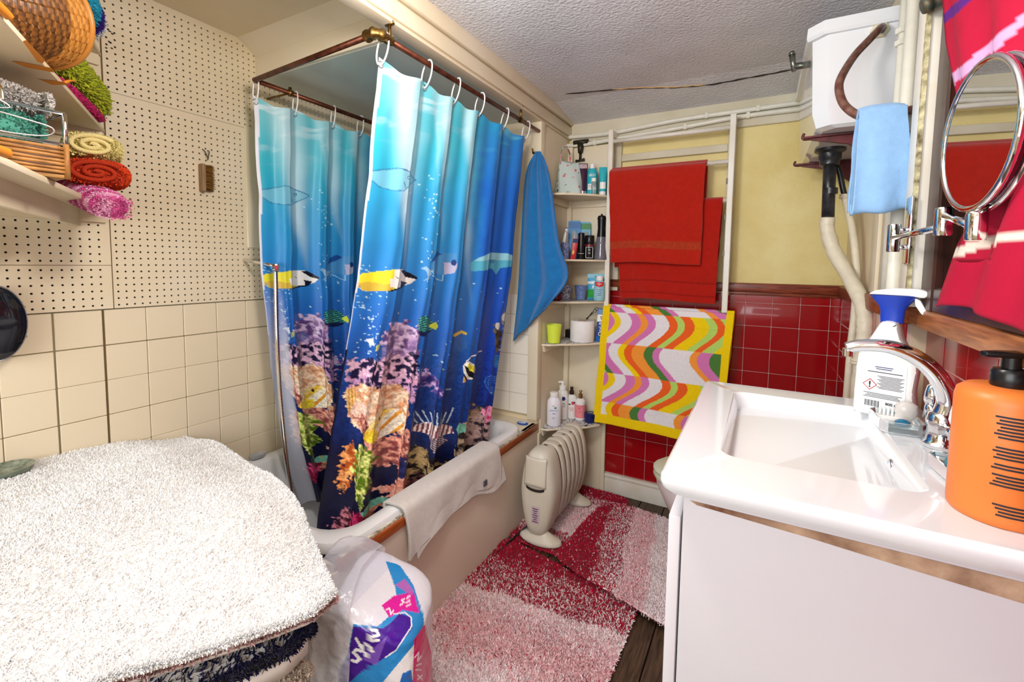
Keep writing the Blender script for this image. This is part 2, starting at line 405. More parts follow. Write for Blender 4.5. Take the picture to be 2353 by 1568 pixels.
for k in range(12):
    for z in (.67, .79, .91, 1.03):
        y = 1.236-.12*k; zt = min(.12, 1.11-z)
        if q0 is not None and zt > .119: linkcopy(q0, wr, (0, y-qy, z-qz)); continue
        t = from_bm('tile', bm_box((XN, y+.0008, z+.0008), (XN+.008, y+.1192, z+zt-.0008), .0014, 1), tile_red, wr, smooth=True)
        if q0 is None and zt > .119: q0, qy, qz = t, y, z
sill = wood('orange_timber_sill', '#b5713c', '#84491f', 'Y', 10, .4)
tr1 = struct(box('trim_1', (XR-.012, -.2, 1.112), (XN+.012, 1.305, 1.152), sill, bev=.006))
boxes('dado_end', [((XR-.030, 1.304, 1.112), (XR+.007, 1.352, 1.162))], mahog, tr1, bev=.003)
struct(box('trim_2', (XR-.016, 1.40, 1.108), (XR+.012, YF, 1.158), mahog, bev=.005))
brown = wood('dark_brown_frame', '#43231a', '#26120d', 'Z', 8, .32)
w2 = struct(boxes('window_2', [((XR-.010, 1.165, 1.15), (XR+.06, 1.2355, 2.02)), ((XR-.010, .05, 1.15), (XR+.06, .10, 2.02)), ((XR-.008, .1005, 1.15), (XR+.06, 1.1645, 1.2)), ((XR-.016, .1005, 1.96), (XR+.06, 1.1645, 2.02))], brown, base=(XR, .6, 1.15), bev=.004))
box('window_bar', (XR+.012, 1.02, 1.215), (XR+.05, 1.07, 1.96), brown, w2, bev=.003)
box('window_glass', (XR+.055, .08, 1.2), (XR+.06, 1.14, 1.98), mat('dark_window_glass', '#1a1824', .08), w2)
tr3 = struct(box('trim_3', (XR-.032, 1.236, 1.155), (XR+.01, 1.302, 2.03), white_paint, bev=.004))
box('peeling_edge', (XR-.0335, 1.232, 1.16), (XR-.026, 1.241, 2.03), mat('peeling_cream_paint', '#e4dcae', .6, var=.6, vscale=60, col2='#6b5a3a'), tr3)
# vertical boxing strips behind the pipes
box('bare_plaster', (XR+.0065, 1.37, 1.45), (XR+.0085, 1.66, 2.03), mat('bare_dark_plaster', '#5c4a34', .9, var=.6, vscale=14, col2='#2a2018', bump=.4, bscale=30), wr)
for lo_, hi_ in (((XR-.006, 1.56, 1.16), (XR+.009, 1.66, 1.44)), ((XR-.012, 1.46, 1.16), (XR+.009, 1.52, 1.36)), ((XR-.004, 1.72, 1.16), (XR+.009, 1.80, 1.62))): box('wall_strip', lo_, hi_, cream, wr, bev=.003)

# near wall behind the viewer, with the window that lights the room
wn = struct(boxes('wall_near', [((XL-.1, YN-.12, 0), (XR+.14, YN, .92)), ((XL-.1, YN-.12, 1.92), (XR+.14, YN, 2.12)), ((XL-.1, YN-.12, .92), (-1.32, YN, 1.92)), ((.22, YN-.12, .92), (XR+.14, YN, 1.92))], cream2, base=(-.6, YN, 0)))
w1 = struct(boxes('window_1', [((-1.32, YN-.07, .92), (-1.27, YN-.01, 1.92)), ((.17, YN-.07, .92), (.22, YN-.01, 1.92)), ((-1.32, YN-.07, .92), (.22, YN-.01, .97)), ((-1.32, YN-.07, 1.87), (.22, YN-.01, 1.92)), ((-.57, YN-.07, .92), (-.53, YN-.01, 1.92)), ((-1.32, YN-.06, 1.55), (.22, YN-.02, 1.58))], white_paint, base=(-.55, YN-.04, .92)))
glassm = mat('window_pane', '#ffffff', .02, alpha=.06)
for (a, b) in ((-1.27, -.57), (-.53, .17)):
    for (c, d) in ((.97, 1.55), (1.58, 1.87)): box('window_pane', (a, YN-.042, c), (b, YN-.038, d), glassm, w1)
box('window_sill', (-1.36, YN-.02, .9), (.26, YN+.09, .925), white_paint, w1, bev=.005)

# boxed-in end of the bath recess
we = struct(box('wall_bath_end', (XL-.007, 2.008, 0), (XB-.004, YF+.01, 2.05), cream2, base=(-1.3, 2.008, 0)))
tile_w = mat('pale_wall_tile', '#f1ecdf', .3, var=.04, vscale=2)
box('grout', (XL, 2.003, .47), (-1.0, 2.0095, 1.08), mat('pale_grout', '#b8ab8c', .9), we)
e0 = None
for k in range(7):
    for z in [.478+.1005*j for j in range(6)]:
        x = -1.107-.1075*k
        if e0 is not None: linkcopy(e0, we, (x-ex, 0, z-ez)); continue
        e0 = from_bm('tile', bm_box((x+.0008, 2.0, z+.0008), (x+.1067, 2.008, z+.0997), .0014, 1), tile_w, we, smooth=True); ex, ez = x, z
for z in [.478+.1005*j for j in range(4)]: box('tile', (-1.0, 2.0005, z+.0008), (-.9975, 2.008, z+.0997), tile_w, we)
tr4 = struct(box('trim_4', (-.998, 1.985, .462), (-.944, 2.035, 1.915), cream, bev=.003))

# ceilings, fascia and dropped panel over the bath
ce = bmesh.new()
sec = [(YN-.1, 2.03), (2.10, 2.028), (YF+.1, 1.968)]
a = [ce.verts.new((XB+.0, y, z)) for y, z in sec]+[ce.verts.new((XB, y, 2.13)) for y, z in sec[::-1]]
b = [ce.verts.new((XR+.14, v.co.y, v.co.z)) for v in a]
ce.faces.new(a); ce.faces.new(b[::-1])
for i in range(6): ce.faces.new([a[i], a[(i+1) % 6], b[(i+1) % 6], b[i]])
ceil = struct(from_bm('ceiling', ce, grey_plaster, base=(-.3, .7, 2.03)))
crackm = mat('dark_crack', '#2a211a', .9)
P = [onZ(x, y, 2.027) for x, y in ((1300, 216), (1400, 207), (1500, 200), (1560, 196), (1640, 187), (1720, 172), (1800, 158), (1850, 148))]
P = resample(P, 40); P[:, 1] += fbm(P[:, :2], 30, 3)*.004; P[:, 2] = np.interp(P[:, 1], [0, 2.10, YF+.1], [2.03, 2.028, 1.968])-.0006
tube('crack', P, [.0016+.0026*abs(math.sin(i*.9)) for i in range(40)], crackm, ceil, seg=6)
tube('plaster_flake', P[6:22]+np.array((0, -.004, 0)), [.001+.0025*abs(math.sin(i*1.7)) for i in range(16)], mat('flaking_paint', '#c9a46c', .7), ceil, seg=5)
ceil2 = struct(boxes('trim_5', [((XL-.1, YN-.1, 2.047), (XB, 1.12, 2.13)), ((XL-.1, 1.10, 1.932), (-.985, 2.03, 2.13))], cream2, base=(-1.3, .5, 1.93)))
gp = mat('pale_green_gloss_board', '#d3d9cd', .22, var=.08, vscale=2, col2='#c3cbc0')
box('soffit_board', (XL, 1.102, 1.924), (-.99, 2.005, 1.932), gp, ceil2)
prism('sloped_filler', [(XL, 1.10, 1.995), (XL, 1.10, 2.047), (XL, 1.02, 2.047)], (-XL-.99, 0, 0), cream, ceil2)
box('cross_board', (XL, 1.086, 1.925), (-.985, 1.104, 2.005), cream, ceil2, bev=.002, seg=1)
box('ceiling_joint', (XL, .60, 2.0445), (-.99, .603, 2.0475), MATS['brown_joint'], ceil2)
fa = struct(box('trim_6', (-.985, YN, 1.912), (-.948, YF, 2.06), cream, bev=.002))
box('fascia_moulding', (-.95, YN, 1.92), (-.938, YF, 1.972), cream, fa, bev=.005)
box('fascia_moulding', (-.95, YN, 1.978), (-.926, YF, 2.035), cream, fa, bev=.008)
box('fascia_lip', (-.992, YN, 1.906), (-.943, YF, 1.914), cream, fa, bev=.003)
# pendant fitting added around the unseen lamp, above the frame
lm = thing('added_pendant_lamp', 'unseen pendant lamp added below the grey ceiling to light the room', 'lamp', (-.50, .58, 2.03))
lathe('ceiling_rose', [(.04, 2.029), (.04, 2.015), (.01, 2.008)], white_pl, (-.50, .58, 0), lm)
tube('flex', [(-.50, .58, 2.01), (-.50, .58, 1.955)], .003, white_pl, lm, seg=6)
lathe('bulb_holder', [(.014, 1.83), (.017, 1.84), (.017, 1.865), (.006, 1.875)], white_pl, (-.50, .58, .09), lm)

# ------------------------------------------------------------------ bath
enamel = mat('white_bath_enamel', '#eef1f3', .12, coat=.3)
def rrect(cx, cy, hx, hy, r, n=6):
    out = []
    for k, (sx, sy) in enumerate(((1, 1), (-1, 1), (-1, -1), (1, -1))):
        for i in range(n+1):
            a = PI/2*k+PI/2*i/n; out.append((cx+sx*(hx-r)+r*math.cos(a), cy+sy*(hy-r)+r*math.sin(a)))
    return out
def loft(name, rings, m, parent=None, smooth=True, cap0=False, cap1=True, ang=40, base=None):
    n = len(rings[0]); V = np.vstack([np.array(r) for r in rings]); F = []
    for i in range(len(rings)-1):
        for k in range(n): k2 = (k+1) % n; F.append([i*n+k, i*n+k2, (i+1)*n+k2, (i+1)*n+k])
    if cap0: F.append(list(range(n))[::-1])
    if cap1: F.append([(len(rings)-1)*n+k for k in range(n)])
    o = mk(name, V, F, m, parent, smooth, base=base)
    if smooth: sharp(o, ang)
    return o
def ring3(rr, z): return [(x, y, z) for x, y in rr]
BX0, BX1, BY0, BY1 = -1.708, -.957, .785, 1.90
bath = thing('bathtub', 'white enamel bathtub boxed in with a cream panel and reddish wood edge', 'bathtub', (-1.33, 1.38, 0))
bcx, bcy, bhx, bhy = (BX0+BX1)/2, (BY0+BY1)/2, (BX1-BX0)/2, (BY1-BY0)/2
loft('tub', [ring3(rrect(bcx, bcy, bhx, bhy, .10), .435), ring3(rrect(bcx, bcy, bhx+.001, bhy+.001, .10), .452), ring3(rrect(bcx, bcy, bhx-.004, bhy-.004, .10), .462), ring3(rrect(bcx, bcy, bhx-.02, bhy-.02, .09), .466),
             ring3(rrect(bcx, bcy, bhx-.05, bhy-.05, .10), .464), ring3(rrect(bcx, bcy, bhx-.062, bhy-.062, .11), .452), ring3(rrect(bcx, bcy, bhx-.075, bhy-.075, .12), .40), ring3(rrect(bcx, bcy, bhx-.11, bhy-.13, .14), .15), ring3(rrect(bcx, bcy, bhx-.15, bhy-.18, .14), .105), ring3(rrect(bcx, bcy, bhx-.25, bhy-.3, .1), .098)], enamel, bath)
box('side_panel', (XB-.008, .775, 0), (XB, 2.004, .412), mat('pinkish_cream_panel', '#f0e0cc', .4, var=.05, vscale=2, bump=.02), bath, bev=.001, seg=1)
box('end_panel', (BX0, .775, 0), (XB-.008, .783, .435), cream, bath)
orange_wood = wood('orange_wood_edging', '#b35a22', '#8c3d12', 'Y', 10, .35)
box('wood_edging', (XB-.012, .79, .410), (XB+.008, 2.004, .441), orange_wood, bath, bev=.003)
box('sealant', (XB-.014, .80, .437), (XB+.003, 1.98, .447), mat('grubby_sealant', '#e6dcc6', .6, var=.8, vscale=70, col2='#5c4a38'), bath)
box('deck_board', (BX0, 1.86, .40), (XB+.003, 2.006, .447), cream, bath, bev=.002, seg=1)

# ------------------------------------------------------------------ curtain rail
rail = thing('curtain_rail', 'copper pipe shower curtain rail with brass elbow hung below the ceiling', 'curtain rail', (-.957, .955, 1.862))
ZR, XF, XK, YE = 1.862, -.957, -1.585, .965
tube('front_pipe', [(XF, YE-.01, ZR), (XF, 1.995, ZR)], .0085, copper, rail)
tube('cross_pipe', [(XK, YE+.03, ZR), (XF-.02, YE-.012, ZR)], .0085, copper, rail)
tube('back_pipe', [(XK, YE+.03, ZR), (XK+.012, 1.995, ZR)], .0085, copper, rail)
el = resample([(XF-.04, YE-.011, ZR), (XF-.015, YE-.016, ZR), (XF, YE-.004, ZR), (XF, YE+.03, ZR)], 24)
tube('elbow_fitting', el, [.0135+.0035*(1 if i % 8 in (0, 1, 2) else 0) for i in range(24)], brass, rail)
def bracket(P, top):
    P = np.array(P); b = tubes('ceiling_bracket', [([P, (P[0], P[1], top)], .005), ([(P[0]-.014, P[1], top), (P[0]+.014, P[1], top)], .006), ([P+(0, -.008, 0), P+(0, .008, 0)], .0125)], brass, rail); return b
bracket((XF, YE+.035, ZR), 1.908); bracket((XF, 1.80, ZR), 1.925)
tubes('pipe_clip', [([(XK+.003, 1.13, ZR-.012), (XK+.003, 1.13, ZR+.02)], .006), ([(XK+.003, 1.122, ZR), (XK+.003, 1.138, ZR)], .012), ([(XL, 1.13, ZR), (XK, 1.13, ZR)], .004)], brass, rail)

# ------------------------------------------------------------------ printed shower curtains
NU, NV = 320, 580
uu, vv = np.meshgrid(np.linspace(0, 1, NU), np.linspace(0, 1, NV))
ZT, ZB = 1.815, .30
zz = ZT+(ZB-ZT)*vv
def interp(z, zs, vs): return np.interp(z, zs, vs)
Xc = interp(zz, [.28, .5, 1.19, 1.86], [-1.082, -1.070, -1.008, -.962])
Yl = interp(zz, [.28, .45, .87, 1.19, 1.84], [.81, .835, .885, .935, .985]); Yr = interp(zz, [.28, .5, 1.17, 1.86], [1.77, 1.785, 1.85, 1.875])
Ybase = Yl+(Yr-Yl)*uu
def topix(P):
    D = P-np.array([0, 0, H]); cz = D@FWD; return (D@RIGHT)/cz*FPX+CXP, (D@DOWN)/cz*FPX+CYP
PX, PY = topix(np.stack([Xc, Ybase, zz], -1))
P2 = np.stack([PX, PY], -1)
N1, N2, N3 = fbm(P2, .012, 4, 1), fbm(P2, .05, 4, 2), fbm(P2, .13, 3, 3)
NSx = fbm(P2*np.array([.35, 1.]), .06, 3, 5)          # stretched sideways
def ramp(t, stops):
    t = np.clip(t, stops[0][0], stops[-1][0]); xs = [s[0] for s in stops]; cs = np.array([lin(s[1]) for s in stops])
    return np.stack([np.interp(t, xs, cs[:, k]) for k in range(3)], -1)
tt = PY+18*N1
left = ramp(tt, [(100, '#4cc2cc'), (200, '#45bfce'), (330, '#33b3cc'), (450, '#2f9fd0'), (620, '#2f86d0'), (760, '#2566c0'), (900, '#163a86'), (1050, '#101f55'), (1250, '#0c0f30')])
right = ramp(tt, [(250, '#2f9fd2'), (330, '#2c86d4'), (430, '#1f6fcf'), (620, '#1f5fc8'), (800, '#1742b4'), (950, '#11267c'), (1100, '#0c1548')])
wR = np.clip((PX-1085+8*N2)/30, 0, 1)[..., None]
COL = left*(1-wR)+right*wR
def fill(mask, c, a=1.):
    global COL
    m = (mask.astype(float) if mask.dtype == bool else np.clip(mask, 0, 1))[..., None]*a
    c = np.array(lin(c)) if isinstance(c, str) else c
    COL = COL*(1-m)+c*m
def el_(cx, cy, rx, ry, rough=0., nz=None, rot=0.):
    dx, dy = PX-cx, PY-cy
    if rot: c, s = math.cos(rot), math.sin(rot); dx, dy = dx*c+dy*s, -dx*s+dy*c
    d = (dx/rx)**2+(dy/ry)**2
    return (d+(rough*(N2 if nz is None else nz))) < 1
def pg(*p): return inpoly(PX, PY, p)
def stroke(pts, w):
    m = np.zeros(PX.shape, bool)
    for (x1, y1), (x2, y2) in zip(pts[:-1], pts[1:]):
        dx, dy = x2-x1, y2-y1; L = dx*dx+dy*dy+1e-9; t = np.clip(((PX-x1)*dx+(PY-y1)*dy)/L, 0, 1); m |= (PX-x1-t*dx)**2+(PY-y1-t*dy)**2 < w*w
    return m
# water surface glints and light beams
fill(np.clip((NSx-.05)*3, 0, 1)*np.clip((330-PY)/160, 0, 1)*.75, '#dbeef6')
fill(np.clip((NSx-.1)*4, 0, 1)*np.clip((380-PY)/80, 0, 1)*wR[..., 0]*.5, '#55c8e4')
for cx, w0, y1, amp in ((935, 34, 640, .75), (1022, 22, 560, .6), (1075, 16, 470, .5), (1080, 12, 720, .35), (1000, 8, 470, .3)):
    wdt = w0*np.clip((y1-PY)/420, 0.02, 1.2)+2; fill(np.exp(-((PX-cx+6*N1)/wdt)**2)*np.clip((y1-PY)/170, 0, 1)*amp, '#cfe9f2')
fill((np.clip((PX-1165)/45, 0, 1))*np.clip((900-PY)/300, 0, .6), '#1540c0', .5)
# bubbles
for k in range(240):
    if k < 120: x, y = rng.gauss(845, 16), rng.uniform(610, 860)
    elif k < 170: x, y = rng.gauss(990, 12), rng.uniform(400, 640)
    else: x, y = rng.uniform(820, 1180), rng.uniform(640, 900)
    r = rng.uniform(.8, 2.1); fill(el_(x, y, r*1.3, r), '#c8ecf6', .75)
# reef masses
def coral(mask, dark, light, nz=N3, gain=2.2, mid=None):
    t = np.clip(.5+nz*gain, 0, 1)[..., None]; c = np.array(lin(dark))*(1-t)+np.array(lin(light))*t
    if mid: t2 = np.clip(.5+N2*2, 0, 1)[..., None]*.6; c = c*(1-t2)+np.array(lin(mid))*t2
    fill(mask, c)
edge = N3*.9+N2*.6
def mass(poly, dark, light, er=14, **k):
    # ragged polygon: jitter the sample positions before the inside test
    m = inpoly(PX+er*N3, PY+er*fbm(P2, .13, 3, 9), poly); coral(m, dark, light, **k); return m
fill(np.clip((PY-1010)/60+.4*N2, 0, .85), '#0d1238')
mass([(880, 770), (905, 745), (935, 742), (960, 755), (960, 905), (900, 890), (800, 905), (800, 850), (850, 842), (880, 810)], '#5a3f7a', '#dcc3e4', mid='#a77fb8')
mass([(800, 830), (960, 815), (962, 870), (930, 880), (800, 890)], '#1a1640', '#e3b9d4', gain=4)
mass([(800, 870), (960, 880), (960, 925), (800, 915)], '#12143c', '#c99ac6', gain=4)
mass([(960, 860), (985, 850), (1020, 900), (1015, 915), (985, 895), (962, 890)], '#4c3f90', '#cfb0e2', gain=3)
mass([(795, 900), (835, 885), (900, 880), (930, 900), (940, 950), (925, 1000), (850, 1000), (800, 985)], '#d79a72', '#fbe6c8', gain=1.6)
mass([(795, 925), (850, 930), (850, 955), (812, 962), (797, 950)], '#e8b8a2', '#f7dccb', gain=1.2)
mass([(800, 960), (845, 955), (850, 1000), (900, 1010), (940, 980), (948, 1005), (944, 1130), (905, 1080), (870, 1075), (845, 1015)], '#8a4444', '#f0a994', gain=2)
mass([(905, 1060), (944, 1035), (942, 1110), (915, 1090)], '#101a4a', '#2a2a66')
mass([(940, 1035), (960, 1030), (1030, 1070), (1035, 1095), (945, 1130)], '#17131a', '#b49a6a', gain=3.2)
mass([(1036, 1085), (1050, 990), (1085, 945), (1105, 930), (1108, 960), (1085, 1010), (1062, 1085)], '#1c1716', '#a8927a', gain=3.2)
mass([(1080, 965), (1120, 960), (1132, 1000), (1110, 1040), (1075, 1075)], '#241a28', '#b79a94', gain=3)
mass([(1102, 950), (1110, 935), (1150, 930), (1160, 945), (1150, 972), (1120, 970)], '#c22a66', '#f49ac0', gain=3)
mass([(1125, 1015), (1150, 975), (1160, 985), (1155, 1010), (1130, 1020)], '#2f6a1e', '#a7d84a', gain=3)
mass([(772, 1120), (785, 1055), (800, 1020), (815, 1050), (800, 1110), (782, 1140)], '#b0501c', '#f9b06a', gain=3)
mass([(800, 1075), (812, 1035), (835, 1015), (868, 1042), (872, 1055), (855, 1075), (862, 1105), (845, 1120), (835, 1160), (818, 1130)], '#5a7a12', '#e6f08a', gain=2.6)
mass([(868, 1130), (900, 1108), (935, 1090), (942, 1105), (925, 1140), (880, 1152)], '#d98a76', '#f4bda8', gain=1)
mass([(762, 1215), (780, 1170), (805, 1180), (800, 1225), (770, 1250)], '#3a1026', '#e290a4', gain=3)
mass([(790, 1215), (820, 1170), (845, 1165), (850, 1190), (810, 1232), (785, 1245)], '#8a0a3a', '#f24a8c', gain=3)
mass([(845, 1170), (885, 1155), (880, 1180), (840, 1205)], '#7a4030', '#e8a184', gain=2)
mass([(958, 1170), (940, 1120), (960, 1095), (1030, 1070), (1030, 1110)], '#120d18', '#7a4c50', gain=3)
mass([(930, 870), (985, 870), (985, 885), (940, 890)], '#2a2a70', '#e1a6c8', gain=3)
# fish
def tri(*p): return pg(*p)
b = pg((853, 397), (862, 392), (885, 387), (910, 386), (935, 393), (950, 405), (962, 412), (950, 420), (938, 434), (905, 438), (880, 432), (862, 420), (855, 410)); fill(b, '#7cc3dc', .75)
fill(stroke([(853, 392), (880, 387), (912, 386), (938, 395), (962, 413)], 1.4), '#256a9a', .8); fill(stroke([(856, 412), (870, 427), (900, 437), (925, 440), (950, 422), (962, 414)], 1.3), '#2f7aac', .8); fill(el_(938, 410, 4, 4), '#1d5a8a'); fill(el_(938, 410, 2, 2), '#9ad4e6'); fill(stroke([(925, 420), (930, 432)], 1), '#2f7aac')
b = pg((833, 634), (838, 629), (860, 625), (905, 619), (930, 619), (945, 630), (958, 640), (945, 652), (920, 663), (890, 668), (845, 670), (833, 668), (834, 655), (828, 664), (826, 662), (832, 648), (828, 640)); fill(b, '#f0e63a')
fill(b & (PY > 650+6*N2) & (PX < 905), '#d9b04a', .8); fill(b & (PX > 908+6*N2), '#f4f3ee'); fill(pg((924, 621), (936, 621), (958, 638), (957, 643), (938, 637)), '#17162a'); fill(pg((908, 634), (925, 645), (940, 650), (930, 662), (905, 668), (890, 669), (920, 660), (926, 650)), '#14152c'); fill(b & (PX > 895) & (PX < 925) & (PY > 640) & (PY < 660), '#f6f4f0'); fill(el_(943, 631, 1.8, 1.8), '#000000')
b = pg((988, 615), (998, 590), (1008, 578), (1020, 582), (1046, 582), (1047, 615), (1040, 628), (1020, 632), (1000, 628)); fill(b, '#4b93cc', .9); fill(pg((990, 605), (998, 588), (1009, 577), (1020, 584), (1002, 597)), '#1d4f9c'); fill(b & (PX > 1022) & (PY > 604), '#c8bfd8', .8); fill(el_(1040, 604, 5, 7), '#1c3a80'); fill(pg((990, 622), (975, 612), (965, 617), (975, 622), (980, 638), (966, 646), (982, 642), (990, 628)), '#9cc4e4', .9); fill(stroke([(990, 622), (1010, 642), (1018, 646), (1020, 632)], 1), '#9fd0ea')
b = pg((1082, 606), (1100, 592), (1130, 580), (1160, 582), (1185, 590), (1194, 594), (1192, 602), (1178, 612), (1150, 616), (1142, 632), (1135, 617), (1110, 622), (1084, 624)); fill(b, '#59b6cf', .95); fill(b & (PY < 600-.02*(PX-1080)), '#a4dbe6', .7); fill(pg((1118, 598), (1142, 596), (1138, 606)), '#2f6f9c', .7); fill(el_(1183, 595, 2, 2), '#112233')
for (cx, cy, k, tx) in ((975, 748, 1., 1005),):
    b = el_(cx, cy, 24, 24); b &= PX > 955; fill(b, '#12405c'); st = np.sin((PY+.35*(PX-955))*1.15) > .25; fill(b & st & (PY < 760), '#4fb79c'); fill(pg((993, 748), (1003, 741), (1007, 752), (1002, 761), (992, 752)), '#dcf04a'); fill(b & (PY > 762), '#141c4c')
fill(pg((843, 795), (835, 783), (850, 780), (852, 794)), '#dfe6ee'); fill(pg((855, 808), (858, 796), (872, 788), (876, 790), (870, 802)), '#e6e044'); fill(el_(880, 803, 22, 14), '#3566a8', .5)
b = el_(887, 977, 40, 27, rot=-.75); b |= pg((838, 1005), (842, 990), (870, 960), (882, 1005), (860, 1013)); fill(b, '#f6efdc'); fill(b & (np.sin((PX*.78+PY*.62)*.31) > .62), '#e09a32'); fill(b & (PX < 872+8*N2) & (PY > 985), '#f2d93c'); fill(b & (PX+PY < 1850), '#f4cf3a', .7); fill(el_(879, 960, 3, 4), '#2a1c10')
fill(pg((797, 900), (808, 893), (816, 915), (806, 940), (800, 958), (796, 930)), '#f0cf8a'); fill(pg((797, 900), (808, 893), (816, 915), (806, 940), (800, 958), (796, 930)) & (np.sin(PX*1.1) > .3), '#d98f2e')
# lionfish
b = pg((952, 990), (962, 980), (985, 972), (1015, 974), (1036, 985), (1038, 1000), (1020, 1006), (990, 1006), (965, 998)); fill(b, '#efe2e4'); fill(b & (np.sin((PX*.95+PY*.2)*1.0) > .05), '#7c3f48'); b = pg((975, 1000), (1020, 1005), (1028, 1018), (1012, 1034), (998, 1034), (985, 1015)); fill(b, '#c9b7c0'); fill(b & (np.sin((PX*.6-PY*.8)*1.5) > 0), '#3b2a40')
for k in range(9): fill(stroke([(965+8*k, 976), (952+11*k, 942+3*((k*5) % 4))], 1.1), '#c7dcea', .9)
b = el_(1077, 850, 18, 20); b &= (PX > 1060); fill(b, '#f4f2e6'); fill(pg((1062, 842), (1076, 846), (1094, 858), (1088, 868), (1066, 856)), '#0f1020'); fill(pg((1068, 842), (1074, 832), (1090, 840), (1093, 854), (1080, 850)), '#ecea3a'); fill(pg((1060, 862), (1072, 870), (1064, 880)), '#16162a'); fill(stroke([(1066, 832), (1080, 818), (1110, 809)], 1.1), '#e8eef6'); fill(pg((1060, 866), (1068, 876), (1058, 882)), '#e8b25a', .7)
for r in (22, 17, 12, 7): fill(el_(1132, 882, r, r*.95) & ~el_(1132, 882, r-2, (r-2)*.95), '#3d7fd6', .9)
fill(el_(1132, 882, 22, 21), '#1d3fa0', .35)
for (pl, c) in (([(1132, 745), (1140, 740), (1150, 760), (1146, 800), (1140, 812), (1134, 790)], '#6a6258'), ([(1148, 728), (1160, 715), (1172, 722), (1182, 726), (1178, 760), (1170, 790), (1160, 770)], '#8f8d8c')): mass(pl, '#2a2422', c, er=5)
fill(el_(1162, 728, 10, 10, .6), '#d9dcdc', .8); fill(el_(1140, 750, 6, 9, .5), '#e6e2da', .7); fill(el_(1140, 828, 9, 14), '#2f8fc4', .6); fill(el_(1140, 828, 9, 14) & (np.sin(PY*1.1+PX*.5) > .2), '#174a9a', .8)
b = pg((1042, 990), (1050, 972), (1072, 970), (1080, 978), (1062, 990), (1048, 998)); fill(b, '#6fb6a0'); fill(b & (PX > 1070), '#e2a24a')
b = pg((832, 1168), (845, 1158), (870, 1152), (892, 1155), (880, 1164), (858, 1174), (838, 1180)); fill(b, '#7ccbb4'); fill(b & (N2 > .1), '#d9c86a')
b = pg((1060, 765), (1050, 772), (1050, 800), (1058, 812), (1070, 800), (1068, 770)); fill(b, '#3b6cb0', .7); fill(stroke([(1050, 772), (1062, 764), (1068, 768)], 3), '#e6c832', .9)
fill(pg((1010, 1020), (1024, 1000), (1040, 1010)) & False, '#ffffff')
for k in range(5): fill(el_(rng.uniform(965, 1045), rng.uniform(780, 930), 5, 2), '#a9d4ea', .8)
N4 = fbm(P2, .33, 2, 6)[..., None]; reef = np.clip((PY-770)/90, 0, 1)[..., None]; COL = COL*(1+.55*reef*N4)
fill(uu < .011*np.clip(1-vv/.62, 0, 1), '#dfe3f0'); fill((uu < .005) & (vv > .55), '#14162a'); fill((vv > .985), '#0b0c1c')
FRONT = COL.copy()

cloth_wet = vmat('printed_curtain_fabric', .38, bump=.02, bscale=900, spec=.35)
ring_m = mat('white_curtain_ring', '#f4f5f7', .3)
def saw(t):                                   # broad face, quick return
    f = t-np.floor(t); return np.where(f < .78, f/.78, 1-(f-.78)/.22)
def curtain(name, label, X, Y, Z, cols, nple, amp, phases, railx, bnd):
    root = thing(name, label, 'shower curtain', (float(X.mean()), float(Y.mean()), float(Z.min())), 'matching reef print shower curtains')
    ph = np.interp(uu, bnd, np.arange(len(bnd)))                      # fold number along the width
    s = saw(ph)-.5; s = s+.12*np.sin(ph*2*PI*2+vv*3)
    A = amp*(.75+.35*vv)
    Xo = X+A*s*2; Yo = Y+.018*np.sin(ph*2*PI)*(.4+vv)+.006*fbm(np.stack([uu*3, vv*4], -1), 2, 2, 4)
    Xo = Xo+.004*fbm(np.stack([uu*4, vv*6], -1), 2, 3, 8)
    sag = .022*np.abs(np.sin(np.interp(uu, bnd, np.arange(len(bnd)))*PI))**.8*np.exp(-vv*14)
    G = np.stack([Xo, Yo, Z-sag], -1)
    o = sheet('cloth', G, cloth_wet, root, cols)
    # rings: one at every fold
    for b in bnd:
        j = min(NU-2, max(1, int(b*(NU-1)))); p = G[6, j]; t = np.arange(22)/22*2*PI
        cz = (p[2]+railx[2]+.010)/2; h = (railx[2]+.0125-p[2])/2+.004
        sk = rng.uniform(-.25, .25); px = (p[0]+railx[0])/2
        tilt = (railx[0]-p[0])/2
        R = np.stack([px+.017*np.cos(t)+tilt*np.sin(t), p[1]+.017*sk*np.cos(t)+0*t, cz+h*np.sin(t)], -1)
        rr_ = tube('curtain_ring', R, .0027, ring_m, root, seg=7, closed=True)
        e = np.arange(14)/14*2*PI
        E = np.stack([np.full(14, p[0])+.003, p[1]+.009*np.cos(e), p[2]-.004+.009*np.sin(e)], -1)
        tube('eyelet', E, .0018, chrome, root, seg=5, closed=True)
    return root, G
def ubnd(pxs, X):
    ys = [onX(x, 270, X)[1] for x in pxs]; return list(np.clip((np.array(ys)-.985)/(1.875-.985), 0, 1))
bF = ubnd([876, 985, 1052, 1107, 1165, 1216], -.962); bF[0] = 0.; bF[-1] = 1.
curtain('shower_curtain', 'shower curtain with tropical reef print hung along the front of the bath', Xc, Ybase, zz, FRONT, 5, .021, 0, (XF, 0, ZR), bF)
